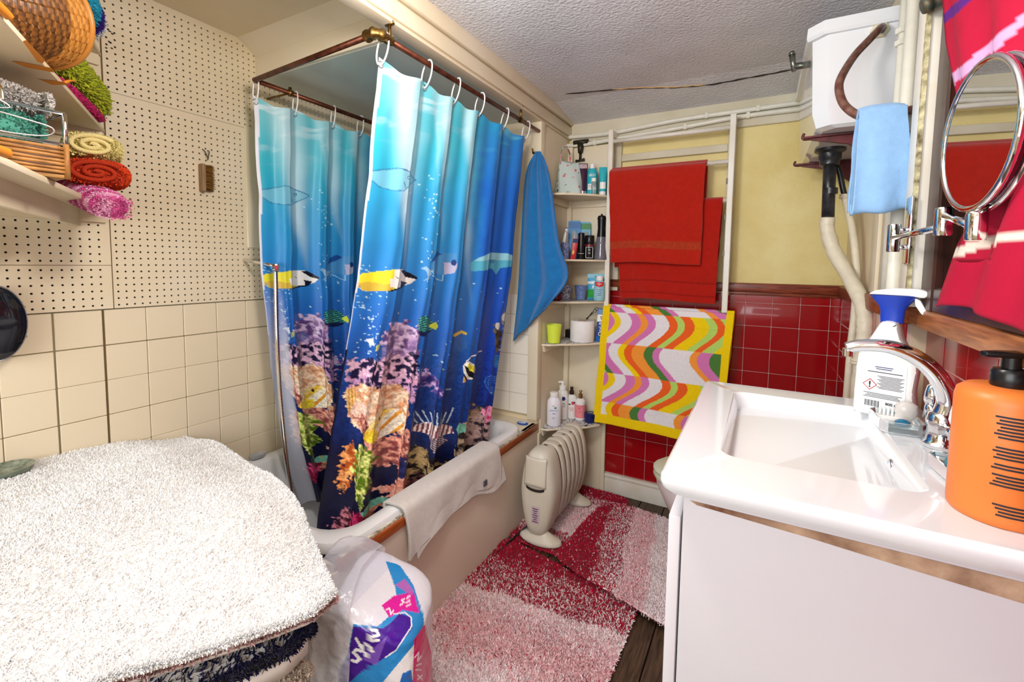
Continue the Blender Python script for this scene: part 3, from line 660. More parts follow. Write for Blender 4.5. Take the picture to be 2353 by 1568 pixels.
# back curtain along the tiled wall
ZT2, ZB2 = 1.815, .262
z2 = ZT2+(ZB2-ZT2)*vv
Xk = interp(z2, [.25, .6, 1.2, 1.86], [-1.545, -1.56, -1.575, -1.583])
yl2 = interp(z2, [.25, .5, .8, 1.2, 1.84], [1.13, 1.07, 1.03, 1.005, 1.0]); yr2 = interp(z2, [.25, 1.86], [1.74, 1.93])
Y2 = yl2+(yr2-yl2)*uu
BACK = FRONT.copy()
pale = (np.clip((.075-uu+.01*N2)*60, 0, 1)*np.clip((vv-.42)*6, 0, 1))[..., None]*.75
BACK = BACK*(1-pale)+np.array(lin('#ccd0de'))*pale
curtain('shower_curtain', 'shower curtain with tropical reef print hung against the tiled wall inside the bath', Xk, Y2, z2, BACK, 5, .024, 0, (XK, 0, ZR), [0, .17, .36, .52, .7, .86, 1.])

# chrome shower hose hanging in front of the back curtain
P = resample([(-1.53, 1.02, 1.20), (-1.515, 1.01, .95), (-1.495, 1.005, .72), (-1.43, .985, .47), (-1.35, .97, .25), (-1.30, 1.0, .135), (-1.22, 1.08, .118)], 240)
sh = thing('shower_hose', 'ribbed chrome shower hose dangling into the bath beside the curtain', 'hose', tuple(P[-1]))
tube('hose', P, [.0068+.0011*(i % 2) for i in range(240)], chrome, sh, seg=10)
lathe('hose_nut', [(.011, 0), (.012, .004), (.012, .022), (.009, .028)], chrome, (P[0][0], P[0][1], P[0][2]-.006), sh, seg=8)
tubes('wall_hook', [([(XL, 1.02, 1.235), (-1.53, 1.02, 1.215)], .006)], chrome, sh)

# ------------------------------------------------------------------ vanity unit and basin
ZV = .92
van_m = mat('white_melamine', '#d6d3d8', .45, var=.03, vscale=2)
van = thing('vanity_cabinet', 'white vanity cabinet under the basin with water-stained top edge', 'cabinet', (.1, 1.03, 0))
VX0, VY0, VY1 = -.092, .736, 1.335
box('side_panel', (VX0, VY0, .0), (XN-.004, VY0+.018, .884), van_m, van, bev=.0015, seg=1)
box('side_panel', (VX0, VY1-.018, .0), (XN-.004, VY1, .884), van_m, van, bev=.0015, seg=1)
box('base_panel', (VX0, VY0+.018, .08), (XN-.004, VY1-.018, .098), van_m, van)
box('plinth', (VX0+.04, VY0+.018, 0), (VX0+.058, VY1-.018, .08), van_m, van)
for k in (0, 1):
    a = VY0-.001+k*(VY1-VY0)/2
    d = box('door', (VX0-.021, a+.001, .045), (VX0-.003, a+(VY1-VY0)/2-.001, .838), van_m, van, bev=.002)
    tubes('knob', [([(VX0-.021, a+(.25 if k == 0 else .05), .74), (VX0-.034, a+(.25 if k == 0 else .05), .74)], [.006, .009])], chrome, d)
prism('stain_strip', [(VX0+.01, VY0-.0012, .870), (XN-.005, VY0-.0012, .870), (XN-.005, VY0-.0012, .842), (.18, VY0-.0012, .851), (.08, VY0-.0012, .858), (VX0+.02, VY0-.0012, .865)], (0, .002, 0), mat('water_stained_chipboard', '#c8a98c', .8, var=.9, vscale=16, col2='#5f3018', bump=.3, bscale=60), van)
# basin
bas = thing('washbasin', 'white ceramic rectangular washbasin on the vanity cabinet', 'basin', (.09, 1.02, .884))
BXa, BXb, BYa, BYb = -.124, XN-.002, .70, 1.348
cx, cy, hx, hy = (BXa+BXb)/2, (BYa+BYb)/2, (BXb-BXa)/2, (BYb-BYa)/2
ix, iy, jx, jy = (-.046+.222)/2, (.822+1.262)/2, (.222+.046)/2, (1.262-.822)/2
loft('basin_body', [ring3(rrect(cx, cy, hx-.012, hy-.012, .012), .885), ring3(rrect(cx, cy, hx-.002, hy-.002, .014), .896), ring3(rrect(cx, cy, hx, hy, .014), .906), ring3(rrect(cx, cy, hx-.001, hy-.001, .014), .915), ring3(rrect(cx, cy, hx-.006, hy-.006, .012), .92),
     ring3(rrect(ix, iy, jx+.003, jy+.003, .03), .9202), ring3(rrect(ix, iy, jx, jy, .028), .917), ring3(rrect(ix, iy, jx-.006, jy-.006, .028), .905), ring3(rrect(ix-.006, iy, jx-.022, jy-.02, .03), .84), ring3(rrect(ix-.008, iy, jx-.034, jy-.034, .03), .812), ring3(rrect(ix-.008, iy, jx-.06, jy-.06, .03), .803), ring3(rrect(ix-.005, iy-.02, .03, .03, .025), .798)], ceramic, bas, cap0=True)
lathe('waste', [(.0, .0), (.026, .0), (.028, .004), (.024, .006), (.02, .003), (.0, .003)], chrome, (.098, 1.098, .8035), bas, caps=False)
bm = bmesh.new(); e = onX(2050, 1040, .21)
tube('overflow_hole', [(.2135+.000*math.cos(t), 1.0+.011*math.cos(t), .888+.011*math.sin(t)) for t in np.arange(18)/18*2*PI], .0032, chrome, bas, seg=6, closed=True)
lathe('overflow_cap', [(.0, 0), (.010, 0)], mat('grey_disc_plastic', '#b8bec6', .3), (.2138, 1.0, .888), bas, seg=16, caps=False, M=Matrix.Rotation(-PI/2, 3, 'Y'))  # flat grey disc filling the overflow ring

# mixer tap
tp = thing('mixer_tap', 'chrome mixer tap with tall swan-neck spout on the basin', 'tap', (.292, 1.055, ZV))
lathe('tap_base', [(.027, 0), (.028, .006), (.023, .012), (.021, .03), (.024, .045), (.02, .06), (.012, .066)], chrome, (.292, 1.055, ZV+.001), tp)
sp = resample([(.292, 1.055, .97), (.296, 1.053, 1.005), (.280, 1.05, 1.045), (.250, 1.047, 1.076), (.210, 1.045, 1.093), (.168, 1.045, 1.092), (.144, 1.045, 1.085)], 40)
tube('spout', sp, np.interp(np.arange(40), [0, 10, 30, 36, 39], [.019, .0155, .0115, .011, .010]), chrome, tp, seg=16)
lathe('aerator', [(.0085, 0), (.0085, .014)], chrome, (.148, 1.045, 1.070), tp, seg=14)
for s, y in ((1, 1.118), (-1, .985)):
    h = tubes('handle', [([(.292, 1.055+.016*s, .955), (.292, y, .968)], [.012, .008]), ([(.292, y, .955), (.292, y, .985)], [.013, .010])], chrome, tp)
    lathe('handle_cap', [(.011, 0), (.013, .006), (.012, .02), (.009, .034), (.004, .038)], ceramic if s < 0 else chrome, (.292, y, .982), tp, seg=16)
    lathe('cap_finial', [(.006, 0), (.007, .004), (.003, .007), (.006, .011), (.003, .016)], chrome, (.292, y, 1.019), tp, seg=12)

# spray cleaner
c0 = np.array([.2445, 1.222, ZV+.0005])
sb = thing('spray_bottle', 'white cleaning spray bottle with blue trigger head on the basin corner', 'spray bottle', c0)
ux, uz = np.array((.9, -.36, 0)), np.array((0, 0, 1.)); ux /= np.linalg.norm(ux); un = np.array((-.36, -.9, 0)); un /= np.linalg.norm(un)
prof = [(-.050, 0), (.044, 0), (.049, .006), (.05, .035), (.046, .06), (.05, .105), (.05, .125), (.046, .132), (.036, .142), (.022, .165), (.014, .195), (.0125, .205), (-.014, .205), (-.02, .19), (-.034, .16), (-.0455, .138), (-.05, .13), (-.052, .1), (-.053, .05), (-.053, .008)]
def slab(name, poly, c, ux, uz, un, th, m, parent, bev=.004):
    return prism(name, [c+ux*x+uz*z+un*th/2 for x, z in poly], -un*th, m, parent, bev=bev)
slab('bottle_body', prof, c0, ux, uz, un, .05, white_pl, sb, .009)
bl = mat('blue_plastic', '#1d3fb0', .3)
lathe('collar', [(.019, .2), (.02, .21), (.0205, .225), (.024, .236), (.036, .252), (.04, .258)], bl, c0, sb, sx=1., sy=.55, rz=math.atan2(ux[1], ux[0]))
slab('trigger_head', [(-.042, .259), (-.03, .268), (0, .274), (.04, .274), (.054, .270), (.058, .262), (.05, .255), (.03, .258)], c0, ux, uz, un, .026, white_pl, sb, .004)
slab('trigger', [(.034, .256), (.044, .25), (.062, .215), (.058, .212), (.045, .225), (.036, .24)], c0, ux, uz, un, .012, white_pl, sb, .002)
tubes('nozzle', [([c0+ux*.056+uz*.265, c0+ux*.066+uz*.265], .006)], white_pl, sb)
lab = decal('label', rect(.074, .105), mat('paper_label_white', '#f2f4f4', .5), sb, c0+ux*-.002+uz*.062+un*.0255, ux, uz, un, .0004)
lc = c0+ux*-.002+uz*.062+un*.026
red_ink = mat('red_print', '#b5202a', .6)
for (w, x, z) in ((.03, 0, .045), (.026, 0, .041), (.058, .002, .034)): decal('label_print', rect(w, .0016), navy_ink if z > .04 else ink, sb, lc+ux*x+uz*z, ux, uz, un, .0004)
decal('hazard_diamond', [(-.0125, 0), (0, -.0125), (.0125, 0), (0, .0125)], red_ink, sb, lc+ux*-.022+uz*.006, ux, uz, un, .0004)
decal('hazard_diamond', [(-.0105, 0), (0, -.0105), (.0105, 0), (0, .0105)], mat('paper_label_white', '#f2f4f4'), sb, lc+ux*-.022+uz*.006, ux, uz, un, .0007)
text('hazard_mark', '!', .018, ink, sb, lc+ux*-.022+uz*.0055, ux, uz, un, .001, bold=.0006)
for k in range(11): decal('label_print', rect(.044-.006*((k*7) % 3), .0011), ink, sb, lc+ux*.012+uz*(.026-.0026*k), ux, uz, un, .0004)
for k in range(4): decal('label_print', rect(.064-.006*((k*5) % 3), .0011), ink, sb, lc+ux*0+uz*(-.012-.0028*k), ux, uz, un, .0004)
for k in range(13): decal('bar_code', rect(.0008+.0006*(k % 3 == 0), .013), ink, sb, lc+ux*(-.028+.0019*k)+uz*-.034, ux, uz, un, .0004)
text('volume_print', '800 ml', .008, ink, sb, lc+ux*.017+uz*-.031, ux, uz, un, .0004, bold=.0002)

# orange pump bottle
oc = np.array([.281, .800, ZV+.0005])
ob = thing('pump_bottle', 'large orange bottle with black pump standing on the basin edge', 'bottle', oc)
orange_pl = mat('orange_plastic', '#e07a34', .42)
lathe('bottle_body', [(.046, 0), (.0495, .004), (.05, .01), (.05, .15), (.048, .16), (.04, .1665), (.013, .168)], orange_pl, oc, ob, seg=48)
lathe('pump_collar', [(.0175, .167), (.0185, .17), (.0185, .186), (.016, .19), (.009, .191)], black_pl, oc, ob)
lathe('pump_stem', [(.0095, .19), (.0095, .206)], black_pl, oc, ob, seg=18)
hd = np.array((-.72, -.30, 0)); hd /= np.linalg.norm(hd); hp_ = np.array((-hd[1], hd[0], 0))
prism('pump_head', [oc+hd*a+hp_*b+np.array((0, 0, .205)) for a, b in ((-.014, -.012), (.01, -.012), (.034, -.005), (.034, .005), (.01, .012), (-.014, .012))], (0, 0, .007), black_pl, ob, bev=.002)
lx, lz, ln = facing(.0, .80)
R0 = .0504; lcen = oc+ln*R0+np.array((0, 0, .086))
for k in range(25):
    z = .052-.0042*k
    if k in (7, 8, 13, 16): continue
    w = (.052-.012*((k*13) % 5)/5)*(1 if k < 22 else .8)
    decal('label_print', rect(w, .0022), ink, ob, lcen+lz*(z-.02*(k > 20)), lx, lz, ln, .0004, cyl=R0)

# glass soap dishes
glass_d = mat('pressed_glass', '#dfeaec', .05, trans=.9, ior=1.45)
def dish(name, label, c, rz, L, Wd):
    t = thing(name, label, 'soap dish', c); c = np.array(c)
    def oct8(l, w, z):
        k = .3; p = [(l*(1-k), w), (l, w*(1-k)), (l, -w*(1-k)), (l*(1-k), -w), (-l*(1-k), -w), (-l, -w*(1-k)), (-l, w*(1-k)), (-l*(1-k), w)]
        return [(c[0]+x*math.cos(rz)-y*math.sin(rz), c[1]+x*math.sin(rz)+y*math.cos(rz), c[2]+z) for x, y in p]
    loft('dish_body', [oct8(L*.86, Wd*.84, 0), oct8(L, Wd, .005), oct8(L, Wd, .024), oct8(L*.95, Wd*.93, .024), oct8(L*.88, Wd*.86, .012), oct8(L*.5, Wd*.5, .010)], glass_d, t, smooth=False, cap0=True)
    return t
dish('soap_dish', 'cut glass soap dish holding a nail brush beside the spray bottle', (.246, 1.137, ZV+.0005), PI/2+.05, .052, .036)
dish('soap_dish', 'cut glass soap dish holding blue soap next to the orange bottle', (.282, .905, ZV+.0005), PI/2+.1, .048, .034)
nb = thing('nail_brush', 'small white nail brush lying on its side in a glass dish', 'brush', (.239, 1.149, ZV+.012))
Mx = Matrix.Rotation(.5, 3, 'Y') @ Matrix.Rotation(.3, 3, 'Z')
box('brush_back', (.217, 1.129, ZV+.0130), (.259, 1.164, ZV+.021), white_pl, nb, bev=.003, M=Matrix.Rotation(.25, 3, 'Z'))
for k in range(6): tubes('bristle_tuft', [([(.221+.0065*k, 1.146, ZV+.021), (.2215+.0065*k, 1.146, ZV+.037)], .0022)], white_pl, nb, seg=6)
lathe('brush_grip', [(.006, 0), (.014, .008), (.019, .02), (.017, .034), (.009, .04)], mat('pearl_plastic', '#d8d2cc', .2), (.262, 1.146, ZV+.013), nb, sx=1., sy=.7)
so = thing('soap_gel', 'translucent turquoise soap refill lying in a glass dish', 'soap', (.282, .905, ZV+.013))
sg = mat('turquoise_gel', '#59bcd0', .1, trans=.55)
lathe('gel_dome', [(.031, .0), (.032, .006), (.027, .02), (.016, .029), (.003, .032)], sg, (.282, .911, ZV+.0128), so, sx=.75)
box('gel_block', (.268, .868, ZV+.0128), (.296, .882, ZV+.026), mat('teal_gel', '#2b93ae', .12, trans=.3), so, bev=.003)
bs = lathe('blue_gem_soap', [(.004, 0), (.012, .004), (.012, .010), (.006, .014), (.001, .015)], mat('deep_blue_gel', '#2a7fa6', .1, trans=.3), (.249, 1.107, ZV+.0128), seg=10)
tag(bs, 'small dark turquoise soap chip beside the nail brush', 'soap')

# ------------------------------------------------------------------ toilet
tc = np.array([-.03, 1.86, 0.])
toi = thing('toilet', 'toilet pan with pale green seat standing beyond the vanity', 'toilet', tc)
pan = mat('pinkish_white_china', '#e9dedd', .15, coat=.3)
def egg(L0, L1, w, z, n=32): return [(tc[0]+(-L0 if math.cos(a) < 0 else L1)*abs(math.cos(a)), tc[1]+w*math.sin(a), z) for a in np.arange(n)/n*2*PI]
loft('bowl', [egg(.16, .24, .10, 0), egg(.15, .23, .095, .06), egg(.16, .22, .10, .16), egg(.26, .24, .15, .27), egg(.305, .26, .178, .36), egg(.31, .26, .182, .395), egg(.27, .2, .14, .398), egg(.24, .17, .12, .36), egg(.15, .1, .07, .24)], pan, toi, cap0=True)
sm = mat('pale_green_seat', '#cfd3b8', .3)
loft('seat', [egg(.318, .20, .187, .398), egg(.322, .205, .19, .408), egg(.318, .2, .186, .42), egg(.23, .12, .11, .42), egg(.225, .115, .105, .4)], sm, toi, cap1=False)
loft('lid', [egg(.32, .205, .188, .422), egg(.322, .206, .19, .43), egg(.31, .195, .18, .438), egg(.1, .08, .06, .44)], sm, toi, cap0=True)

# ------------------------------------------------------------------ high-level cistern
CY0, CY1, CZ0, CZ1 = 1.63, 2.24, 1.645, 1.905
cis = thing('toilet_cistern', 'white ceramic high-level cistern with chamfered corners on the right wall', 'cistern', (.2, 1.93, CZ0))
def chz(x0, ch, y0, y1, z, x1=XR+.006): return [(x1, y0, z), (x0+ch, y0, z), (x0, y0+ch, z), (x0, y1-ch, z), (x0+ch, y1, z), (x1, y1, z)]
loft('tank', [chz(.14, .03, CY0+.02, CY1-.02, CZ0), chz(.122, .032, CY0+.008, CY1-.008, CZ0+.008), chz(.110, .036, CY0, CY1, CZ0+.05), chz(.100, .036, CY0-.004, CY1+.004, CZ1)], ceramic, cis, cap0=True, ang=20)
loft('lid', [chz(.088, .038, CY0-.014, CY1+.014, CZ1), chz(.084, .038, CY0-.018, CY1+.018, CZ1+.008), chz(.086, .038, CY0-.016, CY1+.016, CZ1+.038), chz(.10, .036, CY0-.004, CY1+.004, CZ1+.044)], ceramic, cis, cap0=True, ang=20)
lev = tubes('flush_lever', [([(.10, 1.70, 1.858), (.058, 1.70, 1.858)], .010), ([(.058, 1.70, 1.845), (.05, 1.70, 1.895)], [.007, .009]), ([(.05, 1.70, 1.895), (.049, 1.70, 1.905)], [.0105, .007])], mat('tarnished_chrome', '#8c8a80', .3, .9, var=.4, vscale=50, col2='#4c5a52'), cis, seg=14)
# overflow pipe and its fixing
op = [(2026, 62, 1.605), (2016, 72, 1.575), (1996, 93, 1.55), (1962, 130, 1.52), (1934, 176, 1.47), (1928, 205, 1.45), (1938, 238, 1.43), (1962, 260, 1.405), (1990, 268, 1.388), (2040, 262, 1.376)]
OP = [onY(*q) for q in op]; OP = [np.array((OP[0][0], 1.63, OP[0][2]))]+OP+[np.array((XR+.006, 1.372, OP[-1][2]+.004))]
OPs = resample(OP, 70)
tube('overflow_pipe', OPs, .0098, mat('brown_painted_pipe', '#6b4238', .3, .3, var=.15, vscale=60, col2='#8d6a5c'), cis, seg=14)
lathe('pipe_nut', [(.0, 0), (.024, 0), (.022, .010), (.014, .012)], mat('yellowed_plastic', '#d8cfae', .5), (OP[0][0], CY0, OP[0][2]), cis, seg=6, caps=False, M=Matrix.Rotation(PI/2, 3, 'X'))
# iron brackets
iron = mat('dark_red_painted_iron', '#6e2a2e', .45, var=.4, vscale=40, col2='#451a1c')
for y in (1.72, 2.15):
    k = thing('cistern_bracket', 'dark red iron bracket under the cistern ' + ('end with the curved overflow pipe' if y < 2 else 'end next to the yellow wall'), 'bracket', (XR, y, 1.58), 'iron cistern brackets')
    prism('bracket_plate', [(XR+.006, y, 1.643), (.095, y, 1.643), (.12, y, 1.632), (.21, y, 1.612), (XR+.006, y, 1.54)], (0, .012, 0), iron, k)
    tube('bracket_lip', resample([(.13, y+.006, 1.638), (.098, y+.006, 1.638), (.092, y+.006, 1.646), (.096, y+.006, 1.656)], 12), .004, iron, k)
    box('bracket_ledge', (.095, y-.012, 1.638), (XR+.006, y+.024, 1.643), iron, k)
# flush pipe
fp = thing('flush_pipe', 'flush pipe, black above and lumpy cream paint below, under the cistern', 'pipe', (.27, 1.75, .3))
blk = mat('black_painted_pipe', '#17181a', .3, var=.5, vscale=30, col2='#3a3c40')
cp = mat('lumpy_cream_pipe_paint', '#e3dac2', .45, var=.1, vscale=20, bump=.35, bscale=40)
fa_, fb_ = onY(1908, 345, 1.935), onY(1902, 508, 1.93)
tube('upper_pipe', [fa_+np.array((0, 0, -.01)), fb_], .0195, blk, fp, seg=18)
lathe('flush_cone', [(.022, -.055), (.03, -.05), (.03, -.035), (.034, -.03), (.034, -.012), (.046, -.004), (.046, .004)], blk, (fa_[0], fa_[1], 1.641), fp)
lathe('pipe_band', [(.022, 0), (.022, .02)], blk, (fb_[0]+.002, fb_[1], 1.49), fp)
FPs = [fb_+np.array((0, 0, .012)), onY(1901, 525, 1.93), onY(1915, 575, 1.91), onY(1945, 628, 1.86), onY(1978, 690, 1.79), onY(1988, 740, 1.75), onY(1983, 800, 1.74), onY(1976, 880, 1.74)]
last = FPs[-1]; FPs += [np.array((last[0]-.002, 1.745, .62)), np.array((last[0]-.006, 1.78, .42)), np.array((.235, 1.85, .34))]
FPr = resample(FPs, 70)
tube('lower_pipe', FPr, .0225+.0016*np.array([rng.uniform(-1, 1) for _ in range(70)]), cp, fp, seg=18)
jz = onY(1979, 838, 1.74); lathe('pipe_joint', [(.027, 0), (.029, .004), (.026, .008), (.029, .012), (.027, .016)], cp, (jz[0], 1.742, jz[2]), fp)
# thin feed pipe beside it
sp_ = [onY(1930, 400, 1.98), onY(1936, 430, 1.98), onY(1945, 468, 1.98), onY(1957, 520, 1.95), onY(1965, 580, 1.92), onY(1968, 640, 1.9), onY(1964, 720, 1.88), onY(1955, 800, 1.87), onY(1947, 900, 1.86)]
sp_ = [sp_[0]+np.array((-.01, 0, .03))]+sp_+[sp_[-1]+np.array((-.004, 0, -.5))]
sr = resample(sp_, 60)
fd = thing('feed_pipe', 'thin water pipe, dark hose joined to cream painted pipe beside the flush pipe', 'pipe', tuple(sr[-1]))
tube('hose', sr[:16], .009, blk, fd); tube('pipe', sr[15:], .0115, cp, fd); lathe('pipe_collar', [(.015, 0), (.015, .014)], cp, tuple(sr[15]-np.array((0, 0, .01))), fd, seg=14)

# ------------------------------------------------------------------ white pipes in the right-hand corner
vp = thing('riser_pipe', 'white painted vertical water pipe with bulky joints beside the window post', 'pipe', (.2805, 1.412, 0))
wp_ = mat('white_pipe_paint', '#e6e4d6', .3, var=.08, vscale=25, bump=.1, bscale=50)
XV, YV = .2805, 1.412
tube('pipe', [(XV, YV, .0), (XV, YV, 2.028)], .0145, wp_, vp, seg=18)
jt = onX(2105, 235, XV)[2]; jb = onX(2108, 268, XV)[2]
for z in (jt, jb): lathe('compression_nut', [(.0165, -.012), (.0225, -.010), (.0235, 0), (.0225, .010), (.0165, .012)], wp_, (XV, YV, z), vp, seg=8)
lathe('tee_body', [(.0185, 0), (.0185, jt-jb)], wp_, (XV, YV, jb), vp, seg=16)
tubes('tee_branch', [([(XV, YV, (jt+jb)/2), (XV, YV+.055, (jt+jb)/2)], .011), ([(XV, YV+.02, (jt+jb)/2), (XV, YV+.04, (jt+jb)/2)], .015)], wp_, vp)
v2 = thing('riser_pipe', 'slim white vertical pipe between the cistern and the jointed pipe', 'pipe', (.287, 1.53, 1.2))
tube('pipe', [(.287, 1.53, 1.18), (.287, 1.53, 2.028)], .011, wp_, v2, seg=14)
for z in (1.81, 1.84): lathe('pipe_nut', [(.012, -.008), (.017, -.006), (.017, .006), (.012, .008)], wp_, (.287, 1.53, z), v2, seg=6)
sv = thing('stop_valve', 'tarnished stop valve on the pipe near the ceiling by the window post', 'valve', (.235, 1.21, 1.77))
vz = onY(2138, 8, 1.21)
verd = mat('verdigris_brass', '#4a5a50', .5, .5, var=.5, vscale=60, col2='#6b5238')
tubes('valve_body', [([vz+np.array((.05, 0, .02)), vz], [.014, .013]), ([vz, vz+np.array((-.012, 0, -.004))], [.017, .014]), ([vz+np.array((.05, 0, .02)), (XR+.006, 1.21, vz[2]+.03)], .012)], verd, sv, seg=12)

# pipes that run under the ceiling on the far wall
for k, (pts, r) in enumerate(((((1285, 317), (1400, 306), (1550, 277), (1700, 255), (1832, 236)), .011), (((1285, 335), (1340, 332), (1420, 318), (1560, 294), (1700, 268), (1840, 250)), .0105))):
    Q = resample([onY(x, y, YF-.026) for x, y in pts], 30); Q[:, 1] = YF-.022
    t = thing('wall_pipe', ['upper white painted pipe running under the ceiling above the towel rack', 'lower white painted pipe running behind the towel rack with a stop tap'][k], 'pipe', tuple(Q[15]), 'pipes along the far wall')
    Q = np.vstack([[Q[0]+np.array((-.06, 0, 0))], Q, [(XR+.004, YF-.022, Q[-1][2])]])
    tube('pipe', Q, r, wp_, t)
    for j in (9, 19, 25): boxes('pipe_clip', [((Q[j][0]-.008, YF-.034, Q[j][2]-.013), (Q[j][0]+.008, YF-.008, Q[j][2]+.013))], wp_, t, bev=.002)
tap_ = onY(1335, 330, YF-.024)
stp = thing('stop_tap', 'dark tarnished stop tap hanging from the pipe above the corner shelves', 'valve', tuple(tap_-np.array((0, 0, .1))))
dkb = mat('dark_bronze', '#2a231c', .45, .6, var=.4, vscale=60, col2='#4a4a3c')
def rl(pts, r): return ([tap_+np.array(p) for p in pts], r)
tubes('tap_body', [rl([(-.04, 0, .006), (.04, 0, .006)], [.014, .014]), rl([(0, -.002, .0), (0, -.006, -.05)], [.019, .013]), rl([(0, -.006, -.05), (0, -.008, -.085)], [.007, .006])], dkb, stp, seg=12)
tubes('tap_handle', [rl([(-.02, -.008, -.092), (.02, -.008, -.088)], .006), rl([(-.024, -.008, -.092), (-.017, -.008, -.092)], .008), rl([(.017, -.008, -.088), (.024, -.008, -.088)], .008)], dkb, stp, seg=10)

# ------------------------------------------------------------------ shaving mirror on a swing arm
mi = thing('shaving_mirror', 'round chrome shaving mirror on a folding wall arm in front of the curtain', 'mirror', (.262, 1.26, 1.25))
mc = np.array([.247, .833, 1.411]); yw = math.radians(5); nrm = np.array([-math.cos(yw), -math.sin(yw), 0]); u_ = np.array([math.sin(yw), -math.cos(yw), 0]); RM = .095
t = np.arange(48)/48*2*PI; ringp = mc+np.outer(np.cos(t)*RM, u_)+np.outer(np.sin(t)*RM, (0, 0, 1))
tube('mirror_rim', ringp+nrm*.006, .0045, chrome, mi, seg=10, closed=True)
tube('mirror_rim', ringp-nrm*.008, .0045, chrome, mi, seg=10, closed=True)
V = np.vstack([mc+nrm*.0075, ringp*.96+mc*.04+nrm*.0075]); mk('mirror_glass', V, [[0, 1+k, 1+(k+1) % 48] for k in range(48)], mat('mirror_silver', '#e9ecee', .015, 1.), mi)
V = np.vstack([ringp*.99+mc*.01-nrm*.009, ringp*.99+mc*.01+nrm*.006]); mk('mirror_band', V, [[k, (k+1) % 48, 48+(k+1) % 48, 48+k] for k in range(48)], mat('dark_chrome_band', '#6b5f66', .12, 1.), mi, True)
pv2 = mc+np.array((0, 0, -RM-.012)); pv1 = onX(2168, 510, .245); pv0 = np.array((.24, 1.235, 1.30))
for p, a, b in ((pv2, -.03, .008), (pv1, -.022, .022), (pv0, -.03, .028)): lathe('pivot', [(.0105, a), (.0115, a+.003), (.0115, b-.003), (.0105, b)], chrome, p, mi, seg=20)
tube('arm', [pv2+np.array((0, 0, -.012)), pv1+np.array((0, 0, .011))], .006, chrome, mi); tube('arm', [pv1+np.array((0, 0, -.008)), pv0], .006, chrome, mi)
for q in (.016, -.02): tube('arm_stub', [pv0+np.array((0, 0, q)), pv0+np.array((.03, .0, q))], .005, chrome, mi)
box('wall_plate', (.262, 1.222, 1.245), (XR-.033, 1.262, 1.385), chrome, mi, bev=.002)

# ------------------------------------------------------------------ crimson striped curtain at the window, gathered in the middle
nv, nu = 150, 120
U, Vv = np.meshgrid(np.linspace(0, 1, nu), np.linspace(0, 1, nv))
zc = 1.955+(1.168-1.955)*Vv
yl = interp(zc, [1.168, 1.277, 1.35, 1.40, 1.45, 1.522, 1.648, 1.741, 1.96], [1.078, 1.0, .9, .875, .93, 1.055, 1.135, 1.17, 1.20])
yr = interp(zc, [1.168, 1.277, 1.40, 1.60, 1.96], [.14, .22, .45, .25, .14])
Yc = yl+(yr-yl)*U
Gc = np.stack([XR-.029+.006*np.sin(U*38+2*Vv)+.002*np.sin(U*17), Yc, zc+.01*np.sin(U*11)*(Vv > .9)], -1)
gx, gy = topix(Gc)
cl = np.ones(gx.shape+(3,))*np.array(lin('#b30e36')); nz = fbm(Gc[..., 1:], 25, 3, 3)[..., None]; cl = cl*(1+.12*nz)
def band(m, c): cl[m] = np.array(lin(c))
d1 = (gy-(185-(gx-2198)*.84))/1.3; band((np.abs(d1+6) < 11) & (gy < 330), '#cfa3cf')
d2 = (gy-(45-(gx-2176)*.94))/1.37; band((np.abs(d2+4) < 10) & (gy < 200), '#5a1f7c')
d3 = np.where(gx < 2310, 583-(gx-2190)*.33, 543-(gx-2310)*.02); band((np.abs(gy-d3) < 12) & (gy > 450), '#efe0d2')
wc = sheet('window_curtain', Gc, vmat('crimson_cotton', .8, bump=.1, bscale=350), None, cl, thick=.002)
tag(wc, 'crimson striped curtain gathered in the middle at the dark framed window', 'curtain')

# ------------------------------------------------------------------ towel rack and towels
terry = vmat('terry_towelling', .95, bump=.5, bscale=420, spec=.1, sheen=.3)
rk = thing('towel_rack', 'white painted wooden ladder towel rack fixed to the yellow wall', 'towel rack', (-.41, YF, .97))
YR = 2.262
for x0_, x1_ in ((-.702, -.678), (-.154, -.130)):
    box('side_rail', (x0_, YR-.012, .93), (x1_, YR+.012, 1.905), white_paint, rk, bev=.002, seg=1)
    box('top_bracket', (x0_, YR+.012, 1.872), (x1_, YF+.004, 1.905), white_paint, rk, bev=.002, seg=1)
    box('foot_bracket', (x0_, YR+.012, .95), (x1_, YF+.004, .975), white_paint, rk, bev=.002, seg=1)
    for z in (1.60, 1.44, 1.28): box('metal_clip', (x1_-.001 if x0_ < -.5 else x0_-.006, YR-.013, z), (x1_+.004 if x0_ < -.5 else x0_+.002, YR-.009, z+.025), mat('dull_steel', '#77766f', .6, .4), rk)
for z in (1.848, 1.700, 1.530, 1.022): tube('rung', [(-.68, YR, z), (-.15, YR, z)], .0105, white_paint, rk)
